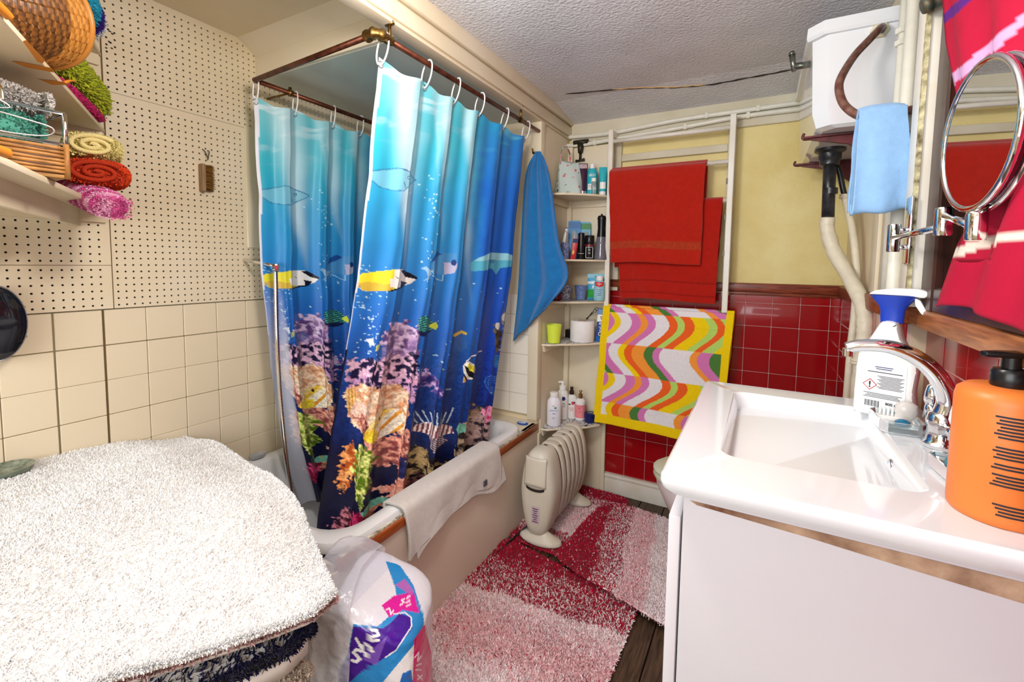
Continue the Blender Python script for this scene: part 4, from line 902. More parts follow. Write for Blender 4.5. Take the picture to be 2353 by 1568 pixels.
def drape(name, label, xs_top, xs_bot, zbar, zf, zb, yf, yb, cols_fn, group=None, th=.006, n=(170, 110), rbar=.0125, wav=.006, curl=.0, ybar=YR, m=None, cat='towel', parts=True):
    """cloth hung over a bar: front fall, over the bar, back fall"""
    nv, nu = n
    path = [(yf, zf), (yf, (zf+zbar)/2), (yf+.004, zbar-.03), (ybar-rbar, zbar), (ybar, zbar+rbar), (ybar+rbar, zbar), (yb-.003, zbar-.03), (yb, (zb+zbar)/2), (yb, zb)]
    Q = np.array(path); seg = np.r_[0, np.cumsum(np.linalg.norm(np.diff(Q, axis=0), axis=1))]; s = np.linspace(0, seg[-1], nv)
    R3 = resample(np.c_[Q, np.zeros(len(Q))], 400)[:, :2]; sg = np.r_[0, np.cumsum(np.linalg.norm(np.diff(R3, axis=0), axis=1))]
    py = np.interp(np.linspace(0, sg[-1], nv), sg, R3[:, 0]); pz = np.interp(np.linspace(0, sg[-1], nv), sg, R3[:, 1])
    Uu, Ss = np.meshgrid(np.linspace(0, 1, nu), np.linspace(0, 1, nv))
    front = (np.arange(nv) < nv*.5)[:, None]
    fall = np.clip((zbar-pz)/(zbar-min(zf, zb)+1e-6), 0, 1)[:, None]
    xl = xs_top[0]+(xs_bot[0]-xs_top[0])*fall; xr = xs_top[1]+(xs_bot[1]-xs_top[1])*fall
    X = xl+(xr-xl)*Uu+.004*fbm(np.stack([Uu*3, Ss*5], -1), 2, 2, hash(name) % 7)
    Yv = py[:, None]+wav*fall*np.where(front, 1, -.5)*(np.sin(Uu*7+1.3)+.6*np.sin(Uu*15+2*Ss*3))+.003*fbm(np.stack([Uu*5, Ss*9], -1), 2, 3, 2)*fall
    Z = pz[:, None]+.006*np.sin(Uu*5)*fall+0*Uu
    G = np.stack([X, Yv, Z], -1)
    dist = np.abs(np.linspace(0, sg[-1], nv)[:, None])+0*Uu          # metres from the front hem
    c = cols_fn(Uu, dist, G, sg[-1])
    o = sheet(name, G, m or terry, None, c, thick=th); return tag(o, label, cat, group)
def plain(hexa, dark=None, bands=(), edge=.012, var=.12):
    def f(U, D, G, L):
        c = np.ones(U.shape+(3,))*np.array(lin(hexa)); nz = fbm(G, 60, 3, 1); c = c*(1+var*nz[..., None])
        for a, b, h in bands:
            m = ((D > a) & (D < b)) | ((L-D > a) & (L-D < b)); c[m] = np.array(lin(h))*(1+.3*fbm(G, 200, 2, 3)[m][:, None])
        return c
    return f
drape('bath_towel', 'deep red towel hung on the lower bar of the wall rack', (-.655, -.17), (-.615, -.185), 1.530, 1.068, 1.12, 2.244, 2.284, plain('#b51c0d', bands=((.03, .036, '#8f1208'), (.09, .096, '#8f1208'))), 'red towels on the wall rack')
drape('bath_towel', 'deep red towel folded over the upper bar of the rack, faded band near hem', (-.682, -.242), (-.662, -.252), 1.700, 1.245, 1.222, 2.218, 2.300, plain('#bb210f', bands=((.065, .105, '#b23a1c'), (.014, .017, '#8f1208'))), 'red towels on the wall rack', th=.012)
# retro wave towel
def wave_cols(U, D, G, L):
    v = D/.62; x = U*.60; y = D
    pal = {k: np.array(lin(h)) for k, h in dict(p='#d678b4', o='#f6993c', g='#4f7d3c', w='#e9e4e6', l='#b6d76a', r='#ee6228', y='#f3cf12').items()}
    T = .155; kk = np.floor(y/T+.25); ph = (y/T+.25)-kk
    s = x+.062*np.sin(2*PI*(y/(2*T)))+.022*np.sin(2*PI*y/.62+.6)+.012*(y-.3); s = s+.010*np.sin(2*PI*s/.16)
    wid = [.036, .030, .034, .046, .05, .030, .028, .034, .032]
    A = 'popgpowoyw'; B = 'rwlrywrylr'
    tot = .043; q = s/tot+100; fi = np.floor(q).astype(int); fr = q-fi
    seqA = ['p', 'o', 'g', 'p', 'w', 'w', 'l', 'r', 'l', 'y', 'w', 'p', 'o']; seqB = ['r', 'w', 'r', 'l', 'r', 'y', 'w', 'o', 'p', 'g', 'p', 'w', 'y']
    out = np.ones(U.shape+(3,))
    band = (kk.astype(int) % 2 == 0) ^ ((fi//5) % 2 == 0)
    for k in range(13):
        m = (fi % 13 == k); out[m & band] = pal[seqA[k]]; out[m & ~band] = pal[seqB[k]]
    brd = (U < .062) | (U > .945) | (D < .05); out[brd] = pal['y']
    out = out*(1+.10*fbm(G, 350, 2, 4)[..., None]); return out
cotton = vmat('printed_cotton_towel', .9, bump=.12, bscale=700, spec=.15)
drape('hand_towel', 'yellow bordered towel with retro wavy stripes on the bottom bar of the rack', (-.70, -.098), (-.735, -.135), 1.022, .415, .62, 2.23, 2.29, wave_cols, None, th=.004, n=(270, 210), wav=.008, m=cotton)

# blue towel hanging from a hook on the post at the end of the bath
nv, nu = 160, 90
U, Vv = np.meshgrid(np.linspace(0, 1, nu), np.linspace(0, 1, nv))
def edge(pts): return np.array([onY(x, y, 1.955) for x, y in pts])
Lp = resample(edge([(1232, 349), (1212, 385), (1203, 440), (1195, 560), (1188, 680), (1178, 785)]), nv); Rp = resample(edge([(1240, 349), (1256, 380), (1268, 440), (1285, 560), (1306, 638), (1258, 705)]), nv)
Gb = Lp[:, None, :]*(1-U[..., None])+Rp[:, None, :]*U[..., None]
Gb[..., 1] = 1.958-.008*Vv+.012*Vv**.5*np.sin(U*15+1.5*Vv)+.007*np.sin(U*31)*np.exp(-Vv*3)
cb = np.ones(U.shape+(3,))*np.array(lin('#2177b8')); cb *= (1+.14*fbm(Gb, 60, 3, 2)[..., None])
bt = sheet('bath_towel', Gb, terry, None, cb, thick=.008); tag(bt, 'blue towel hanging from a hook between the curtain and corner shelves', 'towel')
hk = tubes('towel_hook', [([(-.972, 1.984, 1.765), (-.972, 1.955, 1.755)], .004), ([(-.972, 1.955, 1.755), (-.972, 1.948, 1.775)], .004)], brass, None); tag(hk, 'small hook on the cream post behind the blue towel', 'hook')

# pale blue cloth over the overflow pipe of the cistern
nv, nu = 200, 80
U, Ss = np.meshgrid(np.linspace(0, 1, nu), np.linspace(0, 1, nv))
yb_ = 1.374; zp = OP[-2][2]
path = np.array([(yb_-.03, 1.385), (yb_-.042, 1.362), (yb_-.054, 1.385), (yb_-.048, 1.5), (yb_-.028, 1.6), (yb_-.018, zp+.004), (yb_, zp+.021), (yb_+.018, zp+.004), (yb_+.012, 1.58), (yb_+.010, 1.45), (yb_+.008, 1.372)])
R3 = resample(np.c_[path, np.zeros(len(path))], 500)[:, :2]; sg = np.r_[0, np.cumsum(np.linalg.norm(np.diff(R3, axis=0), axis=1))]
py = np.interp(np.linspace(0, sg[-1], nv), sg, R3[:, 0]); pz = np.interp(np.linspace(0, sg[-1], nv), sg, R3[:, 1])
fall = np.clip((zp+.02-pz)/.3, 0, 1)[:, None]
xl = .181-.006*fall; xr = .266+.024*fall
Gt = np.stack([xl+(xr-xl)*U+.003*fbm(np.stack([U*3, Ss*6], -1), 2, 2, 3), py[:, None]+.006*fall*np.sin(U*9+.5)+.002*np.sin(Ss*20), pz[:, None]+.012*U*fall+.004*np.sin(U*9)*fall-.006*(np.abs(U-.5)*2)**3*(1-fall)], -1)
ct = np.ones(U.shape+(3,))*np.array(lin('#8fb9e4')); ct *= (1+.08*fbm(Gt, 80, 3, 2)[..., None])
lb = sheet('hand_towel', Gt, vmat('soft_cotton_cloth', .95, bump=.25, bscale=500, spec=.1, sheen=.2), None, ct, thick=.007); tag(lb, 'pale blue cloth folded over the curved overflow pipe of the cistern', 'towel')

# off-white towel over the bath rim
nv, nu = 120, 150
U, Ss = np.meshgrid(np.linspace(0, 1, nu), np.linspace(0, 1, nv))
pth = np.array([(-1.024, .452), (-1.02, .468), (-1.0, .474), (-.955, .474), (-.938, .462), (-.934, .43), (-.932, .39), (-.930, .34)])
R3 = resample(np.c_[pth, np.zeros(len(pth))], 300)[:, :2]; sg = np.r_[0, np.cumsum(np.linalg.norm(np.diff(R3, axis=0), axis=1))]; L = sg[-1]
dd = np.linspace(0, L, nv); px_ = np.interp(dd, sg, R3[:, 0]); pz_ = np.interp(dd, sg, R3[:, 1])
dn = np.clip((.47-pz_)/.13, 0, 1)[:, None]*(px_ > -.96)[:, None]
ya = 1.03+.0*dn; yb2 = 1.60-.0*dn
Gr = np.stack([px_[:, None]+.010*dn*(np.sin(U*5+2)+.4)+.004*np.sin(U*20+Ss*4)*dn, ya+(yb2-ya)*U+.02*dn*np.sin(Ss*3), pz_[:, None]+.022*dn*np.sin(U*4.4-.7)+.008*dn*np.sin(U*13)-.02*dn*(1-U)+.0*U], -1)
cr = np.ones(U.shape+(3,))*np.array(lin('#e2dbd4')); cr *= (1+.07*fbm(Gr, 90, 3, 2)[..., None])
rt = thing('bath_towel', 'off-white towel folded lengthwise over the bath rim', 'towel', (-.98, 1.3, .34))
sheet('cloth', Gr, terry, rt, cr, thick=.010)
Gr2 = Gr.copy()[60:]; Gr2[..., 0] += .012*np.linspace(0, 1, nv-60)[:, None]; Gr2[..., 1] += .035*np.linspace(0, 1, nv-60)[:, None]; Gr2[..., 2] += -.012*np.linspace(0, 1, nv-60)[:, None]+.018*np.sin(U[60:]*6)*np.linspace(0, 1, nv-60)[:, None]
sheet('under_layer', Gr2-np.array((.007, 0, 0)), terry, rt, cr[60:], thick=.006)
p = onX(1117, 1108, -.918); box('care_tag', (-.921, p[1]-.016, p[2]-.014), (-.916, p[1]+.006, p[2]+.008), mat('grey_tag', '#5c5560', .8), rt)

# ------------------------------------------------------------------ corner shelves
cs = thing('corner_shelf', 'cream painted corner shelf unit with five shelves at the end of the bath', 'shelf', (-.82, 2.2, 0))
box('side_board', (-.9535, 2.036, 0), (-.9455, 2.352, 1.86), cream, cs)
box('back_board', (-.945, 2.346, 0), (-.712, 2.354, 1.86), cream, cs)
boxes('edge_post', [((-.722, 2.332, 0), (-.700, 2.352, 1.86))], cream, cs, bev=.002)
boxes('front_post', [((-.954, 2.016, .0), (-.942, 2.040, .385))], cream, cs, bev=.002)
boxes('corner_strip', [((-.945, 2.322, 0), (-.918, 2.346, 1.86))], cream, cs, bev=.002)
# painted lattice paper on the lower shelves
def lattice(V):
    x, y = V[:, 0], V[:, 1]; c = np.ones((len(V), 3))*np.array(lin('#e4e3e0')); s = .042
    d = np.full(len(V), 9.)
    for a in (0, PI/3, 2*PI/3, PI/6, PI/2, 5*PI/6):
        q = (x*math.cos(a)+y*math.sin(a))/(s if a in (0, PI/3, 2*PI/3) else s*1.732); d = np.minimum(d, np.abs(q-np.round(q))*s*(1 if a in (0, PI/3, 2*PI/3) else 1.732))
    c[d < .0016] = np.array(lin('#2c3350')); return c
SZ = [(.398, 2.030), (.828, 2.030), (1.040, 2.05), (1.250, 2.05), (1.573, 2.06)]
vpaper = vmat('patterned_shelf_paper', .5)
for k, (z, y0) in enumerate(SZ):
    poly = [(-.945, 2.346), (-.945, y0), (-.905, y0+.008), (-.86, 2.085), (-.80, 2.13), (-.745, 2.18), (-.702, 2.24), (-.702, 2.346)]
    s_ = prism('shelf', [(x, y, z) for x, y in poly], (0, 0, .010), cream, cs, bev=.0015)
    bm = bmesh.new(); bm.faces.new([bm.verts.new((x*.985-.0125, y*.99+.0222, 0)) for x, y in poly])
    if k < 3:
        for ax, lo, hi, n in ((0, -.945, -.70, 90), (1, 2.03, 2.35, 110)):
            for q in range(1, n):
                co = [0, 0, 0]; no = [0, 0, 0]; co[ax] = lo+(hi-lo)*q/n; no[ax] = 1
                bmesh.ops.bisect_plane(bm, geom=bm.verts[:]+bm.edges[:]+bm.faces[:], plane_co=co, plane_no=no)
        bm.verts.index_update(); V = np.array([v.co[:] for v in bm.verts]); F = [[v.index for v in f.verts] for f in bm.faces]
        V[:, 2] = z+.0105; mk('shelf_paper', V, F, vpaper, s_, cols=lattice(V))
    bm.free()
    prism('side_batten', [(-.945, y0+.006, z), (-.945, y0+.02, z-.034), (-.945, 2.346, z-.034), (-.945, 2.346, z)], (.012, 0, 0), cream, cs, bev=.001)
    box('back_batten', (-.93, 2.334, z-.034), (-.722, 2.346, z), cream, cs, bev=.001, seg=1)

def prod(name, label, cat, x, y, z, group=None): return thing(name, label, cat, (x, y, z+.0006), group)
def pm(name, h, r=.35, **k): return mat(name, h, r, **k)
Z5, Z4, Z3, Z2, Z1 = [z+.0112 for z, _ in SZ]
Z2 -= .001; Z1 -= .001

# --- top shelf
def flowers(V, seed):
    c = np.ones((len(V), 3))*np.array(lin('#c3d3cf')); r_ = random.Random(seed); lo, hi = V.min(0), V.max(0)
    for k in range(170):
        p = np.array([r_.uniform(lo[i], hi[i]) for i in range(3)]); d = np.linalg.norm(V-p, axis=1); t = r_.random(); rr = r_.uniform(.004, .0085)
        c[d < rr] = np.array(lin('#d9566a' if t < .35 else '#f0b8bf' if t < .55 else '#2e3a3c' if t < .8 else '#8f9f98'))
    return c
b = np.array((-.882, 2.185, Z1+.0006))
bg = thing('cloth_bag', 'pale floral cotton bag with carry handle on the top corner shelf', 'bag', b)
n = 60; rings = []
for k in range(40):
    t = k/39; w = .068*(1-.30*t**1.5)*(1 if t > .05 else .9+t*2); d = .050*(1-.75*t**1.3); zz_ = .165*t
    a = np.arange(n)/n*2*PI; sq = lambda v: np.sign(v)*np.abs(v)**.6
    rx = w*sq(np.cos(a))*(1+.05*np.sin(3*a+t*4)); ry = d*sq(np.sin(a))*(1+.07*np.sin(5*a+3*t))
    th = .65; rings.append(np.c_[b[0]+rx*math.cos(th)-ry*math.sin(th), b[1]+rx*math.sin(th)+ry*math.cos(th), np.full(n, b[2]+zz_+.006*np.sin(2*a+1)*t)])
V = np.vstack(rings); F = [[k*n+j, k*n+(j+1) % n, (k+1)*n+(j+1) % n, (k+1)*n+j] for k in range(39) for j in range(n)]+[list(range(n))[::-1], [39*n+j for j in range(n)]]
bagm = vmat('floral_cotton', .8, bump=.1, bscale=500)
mk('bag_body', V, F, bagm, bg, True, cols=flowers(V, 3))
hp2 = resample([(-.03, .0, .15), (-.028, 0, .20), (-.012, 0, .238), (.008, 0, .236), (.022, 0, .20), (.028, 0, .15)], 30)
G = np.stack([np.stack([b[0]+hp2[:, 0]*.8+o*.5-.01, b[1]-.022+hp2[:, 0]*.5-o*.8, b[2]+hp2[:, 2]], -1) for o in np.linspace(-.012, .012, 8)], 1)
sheet('handle', G, bagm, bg, flowers(G.reshape(-1, 3), 5), thick=.003)

def tubep(name, label, x, y, z, w, h, m, capm, caph, rz=0, group=None):
    """squeeze tube standing on its cap, crimped flat at the top"""
    t = prod(name, label, 'tube', x, y, z, group); n = 24; rings = []
    ux, uz, un = facing(x, y)
    c, s = ux, un
    lathe('cap', [(w*.46, 0), (w*.48, .003), (w*.48, caph), (w*.4, caph+.001)], capm, (x, y, z+.0006), t, seg=20)
    for k in range(12):
        q = k/11; rx = w*.5*(1+.12*q); ry = w*.5*(1-q)**.7+.0012
        rings.append([np.array((x, y, z))+c*rx*math.cos(a)+s*ry*math.sin(a)+np.array((0, 0, caph+.001+(h-caph)*q)) for a in np.arange(n)/n*2*PI])
    loft('tube_body', rings, m, t, cap0=True); return t, ux, uz, un
tb, ux, uz, un = tubep('hair_tube', 'dark purple tube with silver cap on the top corner shelf', -.826, 2.238, Z1, .042, .165, pm('aubergine_plastic', '#3a1838', .25), chrome, .024)
decal('tube_seal', rect(.04, .022), mat('glitter_foil', '#8d7a80', .3, .6, var=.6, vscale=300), tb, np.array((-.826, 2.238, Z1+.150))+un*.008, ux, uz, un)
teal = pm('teal_plastic', '#2fb3c4', .3)
def bottle(name, label, x, y, z, prof, m, seg=28, group=None, cat='bottle', sx=1., sy=1.):
    t = prod(name, label, cat, x, y, z, group); _, _, n_ = facing(x, y)
    lathe('bottle_body', prof, m, (x, y, z+.0006), t, seg=seg, sx=sx, sy=sy, rz=math.atan2(n_[1], n_[0])+PI/2); return t
x, y = -.785, 2.262
t = bottle('skin_lotion_bottle', 'turquoise lotion bottle with white cap on the top corner shelf', x, y, Z1, [(.0245, 0), (.026, .004), (.026, .125), (.02, .137), (.011, .14)], teal)
lathe('cap', [(.0125, .14), (.0125, .163), (.010, .165)], white_pl, (x, y, Z1), t)
ux, uz, un = facing(x, y); c = np.array((x, y, Z1))+un*.026
text('lettering', 'skin', .024, white_pl, t, c+uz*.105, ux, uz, un, .0006, cyl=.026)
decal('label_panel', rect(.045, .03), white_pl, t, c+uz*.046, ux, uz, un, .0004, cyl=.026)
for k in range(3): decal('label_print', rect(.03-.006*k, .0016), ink, t, c+uz*(.052-.006*k), ux, uz, un, .0008, cyl=.026)
x, y = -.760, 2.218
t = bottle('travel_bottle', 'tiny clear travel bottle with white cap before the turquoise bottle', x, y, Z1, [(.011, 0), (.0125, .003), (.0125, .06), (.008, .066)], mat('clear_plastic', '#dfe9ea', .05, trans=.85), seg=18)
lathe('cap', [(.012, .066), (.012, .082), (.010, .084)], white_pl, (x, y, Z1), t, seg=16)
tb, ux, uz, un = tubep('cream_tube', 'turquoise and white squeeze tube at the end of the top corner shelf', -.732, 2.275, Z1, .036, .145, teal, white_pl, .022)
c = np.array((-.732, 2.275, Z1))+un*.0178; decal('label_band', rect(.03, .034), white_pl, tb, c+uz*.052, ux, uz, un, .0012, cyl=.0185)
t = prod('refill_pouch', 'turquoise plastic pouch standing at the back of the top corner shelf', 'pouch', -.735, 2.328, Z1)
prism('pouch_body', [(-.765, 2.325, Z1+.0006), (-.712, 2.325, Z1+.0006), (-.709, 2.33, Z1+.13), (-.768, 2.33, Z1+.13)], (0, .010, 0), teal, t, bev=.003)

# --- second shelf
def speck(V, base, sp, seed, sc=420):
    n_ = fbm(V, sc, 2, seed); c = np.ones((len(V), 3))*np.array(lin(base)); c[n_ > .08] = np.array(lin(sp)); return c
vspeck = vmat('speckled_ceramic', .25)
def cupmesh(name, label, x, y, z, r0, r1, h, base, sp, seed, group=None, seg=72, m=None):
    t = prod(name, label, 'cup', x, y, z, group)
    prof = [(r0*.9, 0), (r0, .002)]+[(r0+(r1-r0)*k/24, .002+(h-.002)*k/24) for k in range(1, 25)]+[(r1-.002, h+.0005), (r1-.004, h-.002), (r0-.002, .006), (0.001, .006)]
    V = np.array([(r*math.cos(a)+x, r*math.sin(a)+y, q+z) for r, q in prof for a in np.arange(seg)*2*PI/seg])
    lathe('cup_body', prof, m or vspeck, (x, y, z+.0006), t, seg=seg, cols=None if m else speck(V, base, sp, seed)); return t
cupmesh('toothbrush_cup', 'white cup with navy blotches holding toothbrushes on the second shelf', -.906, 2.165, Z2, .027, .033, .085, '#e6e6ee', '#28325e', 3)
cupmesh('tumbler', 'narrow blue speckled tumbler next to the toothbrush cup', -.868, 2.125, Z2, .018, .021, .082, '#8f9cc0', '#3b4a86', 5)
for k, (dx, dy, h, tl, col) in enumerate(((-.012, .0, .15, -.10, '#2e74c0'), (.006, -.006, .155, .12, '#f2f2f2'), (.012, .008, .16, .05, '#2b58b8'))):
    x, y = -.906+dx, 2.165+dy
    lab = ['blue toothbrush leaning in the blotched cup', 'white electric toothbrush handle leaning in the blotched cup', 'blue and white toothbrush standing in the blotched cup'][k]
    t = prod('toothbrush', lab, 'toothbrush', x, y, Z2+.008)
    P = np.array([(x, y, Z2+.009), (x+tl*.06, y, Z2+.06), (x+tl*.13, y, Z2+h*.75), (x+tl*.2, y, Z2+h)])
    tube('handle', resample(P, 16), np.interp(np.arange(16), [0, 8, 13, 15], [.005, .0065 if k != 1 else .010, .005, .008]), pm('brush_plastic_%d' % k, col, .3), t)
    tubes('brush_head', [([P[-1]+np.array((0, -.002, -.012)), P[-1]+np.array((.004, -.012, -.012))], .006)], white_pl, t)
def card(name, label, x, y, z, w, h, hexs, topc, tilt=.12, blob=None):
    t = prod(name, label, 'packet', x, y, z); ux, uz, un = facing(x, y); up = uz*math.cos(tilt)-un*math.sin(tilt)
    c = np.array((x, y, z+.0006))
    prism('card', [c+ux*-w/2, c+ux*w/2, c+ux*w/2+up*(h-.006), c+ux*(w/2-.006)+up*h, c+ux*(-w/2+.006)+up*h, c+ux*-w/2+up*(h-.006)], -un*.0015, pm(name+'_card_'+hexs, '#'+hexs, .4), t)
    nn = np.cross(ux, up)
    decal('card_top', [(-w/2, 0), (w/2, 0), (w/2, h*.16), (-w/2, h*.16)], pm(name+'_top_'+topc, '#'+topc, .4), t, c+up*h*.80, ux, up, nn, .0006)
    prism('blister', [c+ux*a+up*b_ for a, b_ in ((-.012, .03), (.012, .03), (.016, h*.55), (.010, h*.74), (-.010, h*.74), (-.016, h*.55))], nn*.010, mat('clear_blister', '#e9f1f4', .08, trans=.6), t, bev=.002)
    tubes('packed_brush', [([c+up*.03+nn*.004, c+up*h*.7+nn*.004], .004)], white_pl if blob is None else pm('packed_'+blob, '#'+blob), t)
    return t
card('brush_head_pack', 'blue carded toothbrush pack standing behind the toothbrush cup', -.872, 2.258, Z2, .066, .205, '2f8fd0', '2470b4')
card('toothbrush_pack', 'green topped toothbrush pack standing beside the blue pack', -.822, 2.29, Z2, .05, .20, '5fb4d8', '2f8a4a', blob='c84a4a')
x, y = -.842, 2.165; t = prod('toothpaste_box', 'red toothpaste box with yellow flash behind the blue speckled tumbler', 'box', x, y, Z2)
ux, uz, un = facing(x, y); c = np.array((x, y, Z2+.0006)); up = uz*.99+ux*.12
prism('carton', [c-ux*.013+un*.01, c+ux*.013+un*.01, c+ux*.013+un*.01+up*.105, c-ux*.013+un*.01+up*.105], -un*.022, pm('red_carton', '#bf1f22', .35), t, bev=.001)
decal('yellow_flash', ell(.011, .022), pm('yellow_print', '#f0b82c'), t, c+un*.01+up*.035-ux*.003, ux, up, un); decal('blue_flash', rect(.026, .02), navy_ink, t, c+un*.01+up*.093, ux, up, un)
x, y = -.812, 2.20
t = bottle('deodorant_can', 'slim black deodorant can behind the red toothpaste box', x, y, Z2, [(.016, 0), (.0175, .003), (.0175, .1), (.0165, .104), (.0165, .13), (.013, .134)], black_pl)
decal('label_line', rect(.03, .0016), white_pl, t, np.array((x, y, Z2))+facing(x, y)[2]*.0175+np.array((0, 0, .03)), *facing(x, y)[:2], facing(x, y)[2], .0005, cyl=.0175)
x, y = -.776, 2.222
t = bottle('shave_can', 'stout black can with a square white outline label on the second shelf', x, y, Z2, [(.0225, 0), (.0245, .003), (.0245, .074), (.0235, .078), (.0245, .08), (.0245, .118), (.022, .121)], black_pl)
ux, uz, un = facing(x, y); c = np.array((x, y, Z2))+un*.0245
for (w, h, dx, dz) in ((.034, .0018, 0, .062), (.034, .0018, 0, .008), (.0018, .054, .017, .035), (.0018, .054, -.017, .035)): decal('label_frame', rect(w, h), white_pl, t, c+ux*dx+uz*dz, ux, uz, un, .0005, cyl=.0245)
decal('red_band', rect(.06, .007), pm('dark_red_print', '#8c1f2a'), t, c+uz*.071, ux, uz, un, .0005, cyl=.0245)
for k in range(2): decal('label_print', ell(.012, .008), mat('grey_print', '#8f8f94'), t, c+uz*(.048-.016*k), ux, uz, un, .0006, cyl=.0245)
x, y = -.728, 2.262
t = prod('water_flosser', 'water flosser with black handle and smoky clear tank on the second shelf', 'flosser', x, y, Z2)
lathe('tank', [(.036, 0), (.038, .004), (.036, .02), (.024, .1), (.0225, .115), (.015, .116)], mat('smoky_clear_plastic', '#9a98a4', .08, trans=.55), (x, y, Z2+.0006), t)
lathe('core', [(.014, .006), (.016, .03), (.011, .09), (.011, .112)], mat('grey_core', '#77757f', .3), (x, y, Z2+.0006), t, seg=18)
lathe('handle', [(.0225, .116), (.021, .13), (.0185, .16), (.0205, .20), (.0225, .21), (.018, .222), (.006, .224), (.004, .232)], black_pl, (x, y, Z2+.0006), t)
lathe('button', [(.0, 0), (.007, 0), (.006, .003), (0.0005, .003)], mat('grey_button', '#8f8d94', .3), tuple(np.array((x, y, Z2+.085))+facing(x, y)[2]*.026), t, seg=16, caps=False, M=Matrix.Rotation(PI/2, 3, 'X') )

# --- third shelf
x, y = -.912, 2.13
t = bottle('red_jar', 'small dark red glass jar half hidden by the blue towel', x, y, Z3, [(.02, 0), (.024, .004), (.024, .03), (.018, .036)], mat('dark_red_glass', '#7c1016', .1), cat='jar')
lathe('lid', [(.0185, .036), (.0185, .05), (.017, .052)], mat('dark_lid', '#26161a', .3), (x, y, Z3), t)
cupmesh('speckled_cup', 'navy and white speckled cup beside the red jar', -.895, 2.21, Z3, .024, .033, .074, '#d5d9e6', '#27336a', 7, 'speckled cups on the third shelf')
cupmesh('speckled_cup', 'blue speckled cup beside the sachet on the third shelf', -.823, 2.24, Z3, .024, .034, .074, '#7f93bf', '#4f66a2', 9, 'speckled cups on the third shelf')
x, y = -.757, 2.285; t = prod('floss_pouch', 'blue and green zip pouch of dental picks on the third shelf', 'pouch', x, y, Z3)
ux, uz, un = facing(x, y); c = np.array((x, y, Z3+.0006)); nu_, nv_ = 30, 44
U, Vv = np.meshgrid(np.linspace(-.5, .5, nu_), np.linspace(0, 1, nv_))
bul = .016*np.sqrt(np.clip(1-(2*U)**2, 0, 1))*np.clip(np.sin(np.clip(Vv*1.15, 0, 1)*PI), 0, 1)**.5+.002
pc = np.ones(U.shape+(3,))*np.array(lin('#58b4dc')); pc[Vv > .83] = lin('#8fd0ea'); pc[(Vv > .62) & (Vv < .70)] = lin('#f1f6f8'); pc[(Vv < .4) & (U < .22)] = lin('#3aa84a'); pc[(Vv < .08)] = lin('#3a9fd0'); pc[((U-.25)/.2)**2+((Vv-.28)/.24)**2 < 1] = lin('#eef5f6'); pc[(np.abs(U-.1) < .18) & (np.abs(Vv-.90) < .03)] = lin('#24306e'); pc[((U+.1)/.12)**2+((Vv-.5)/.07)**2 < 1] = lin('#d9eef4')
for sgn, nm in ((1, 'pouch_front'), (-1, 'pouch_back')):
    G = c+U[..., None]*.086*ux+Vv[..., None]*.135*uz+(sgn*bul)[..., None]*un; sheet(nm, G, vmat('glossy_pouch_film', .25), t, pc)
x, y = -.722, 2.235
t = bottle('mouthwash_bottle', 'pale blue mouthwash bottle with white cap and red label panel', x, y, Z3, [(.024, 0), (.028, .005), (.029, .04), (.027, .075), (.0285, .09), (.022, .1), (.014, .103)], mat('pale_blue_liquid_plastic', '#a8dcea', .15, trans=.2), sy=.75)
lathe('cap', [(.0165, .103), (.0175, .106), (.0175, .126), (.015, .128)], white_pl, (x, y, Z3), t)
ux, uz, un = facing(x, y); c = np.array((x, y, Z3))+un*.0225
decal('red_label', [(-.022, .0), (0, -.009), (.022, 0), (.022, .017), (-.022, .017)], pm('red_label_print', '#d2202a'), t, c+uz*.079, ux, uz, un, .001, cyl=.03)
text('lettering', 'Colgate', .0095, white_pl, t, c+uz*.087, ux, uz, un, .0022, cyl=.03)
for k in range(4): decal('label_print', rect(.022-.004*(k % 2), .002), navy_ink, t, c+uz*(.058-.009*k), ux, uz, un, .0012, cyl=.03)

# --- fourth shelf
cupmesh('plastic_beaker', 'neon yellow plastic beaker on the fourth corner shelf', -.903, 2.088, Z4, .030, .0385, .092, '', '', 0, m=pm('neon_yellow_plastic', '#dcf04a', .4))
x, y = -.893, 2.29; t = box('small_box', (-.918, 2.27, Z4+.0006), (-.865, 2.312, Z4+.045), black_pl, None, bev=.003); tag(t, 'small black box between the yellow beaker and the toilet roll', 'box')
x, y = -.80, 2.215; tr = mat('toilet_paper', '#f1efee', .9, var=.04, vscale=30, bump=.15, bscale=150)
t = prod('toilet_roll', 'white toilet roll standing on the fourth corner shelf', 'toilet roll', x, y, Z4)
lathe('roll', [(.024, .0), (.060, 0), (.062, .003), (.062, .105), (.06, .108), (.024, .108), (.022, .10), (.022, .004)], tr, (x, y, Z4+.0006), t, seg=48, caps=False)
lathe('core', [(.0225, .002), (.0225, .1085), (.0215, .1085), (.0215, .002)], mat('card_core', '#a8916f', .9), (x, y, Z4+.0006), t, caps=False)
sc_ = thing('nail_scissors', 'small dark metal scissors lying on top of the toilet roll', 'scissors', (-.765, 2.25, Z4+.109))
P0 = np.array((-.79, 2.24, Z4+.113))
tubes('blade', [([P0, P0+np.array((.035, .012, .035))], [.003, .002])], dkb, sc_); tubes('blade', [([P0+np.array((.004, 0, -.001)), P0+np.array((.03, .014, .04))], [.003, .002])], dkb, sc_)
for k in (0, 1):
    q = P0+np.array((.042+.008*k, .014, .044+.010*k)); tube('finger_ring', [q+np.array((.009*math.cos(a), 0, .007*math.sin(a))) for a in np.arange(16)/16*2*PI], .0016, dkb, sc_, seg=6, closed=True)
x, y = -.722, 2.262; t = prod('toothpaste_carton', 'tall blue and white toothpaste carton beside the toilet roll', 'box', x, y, Z4)
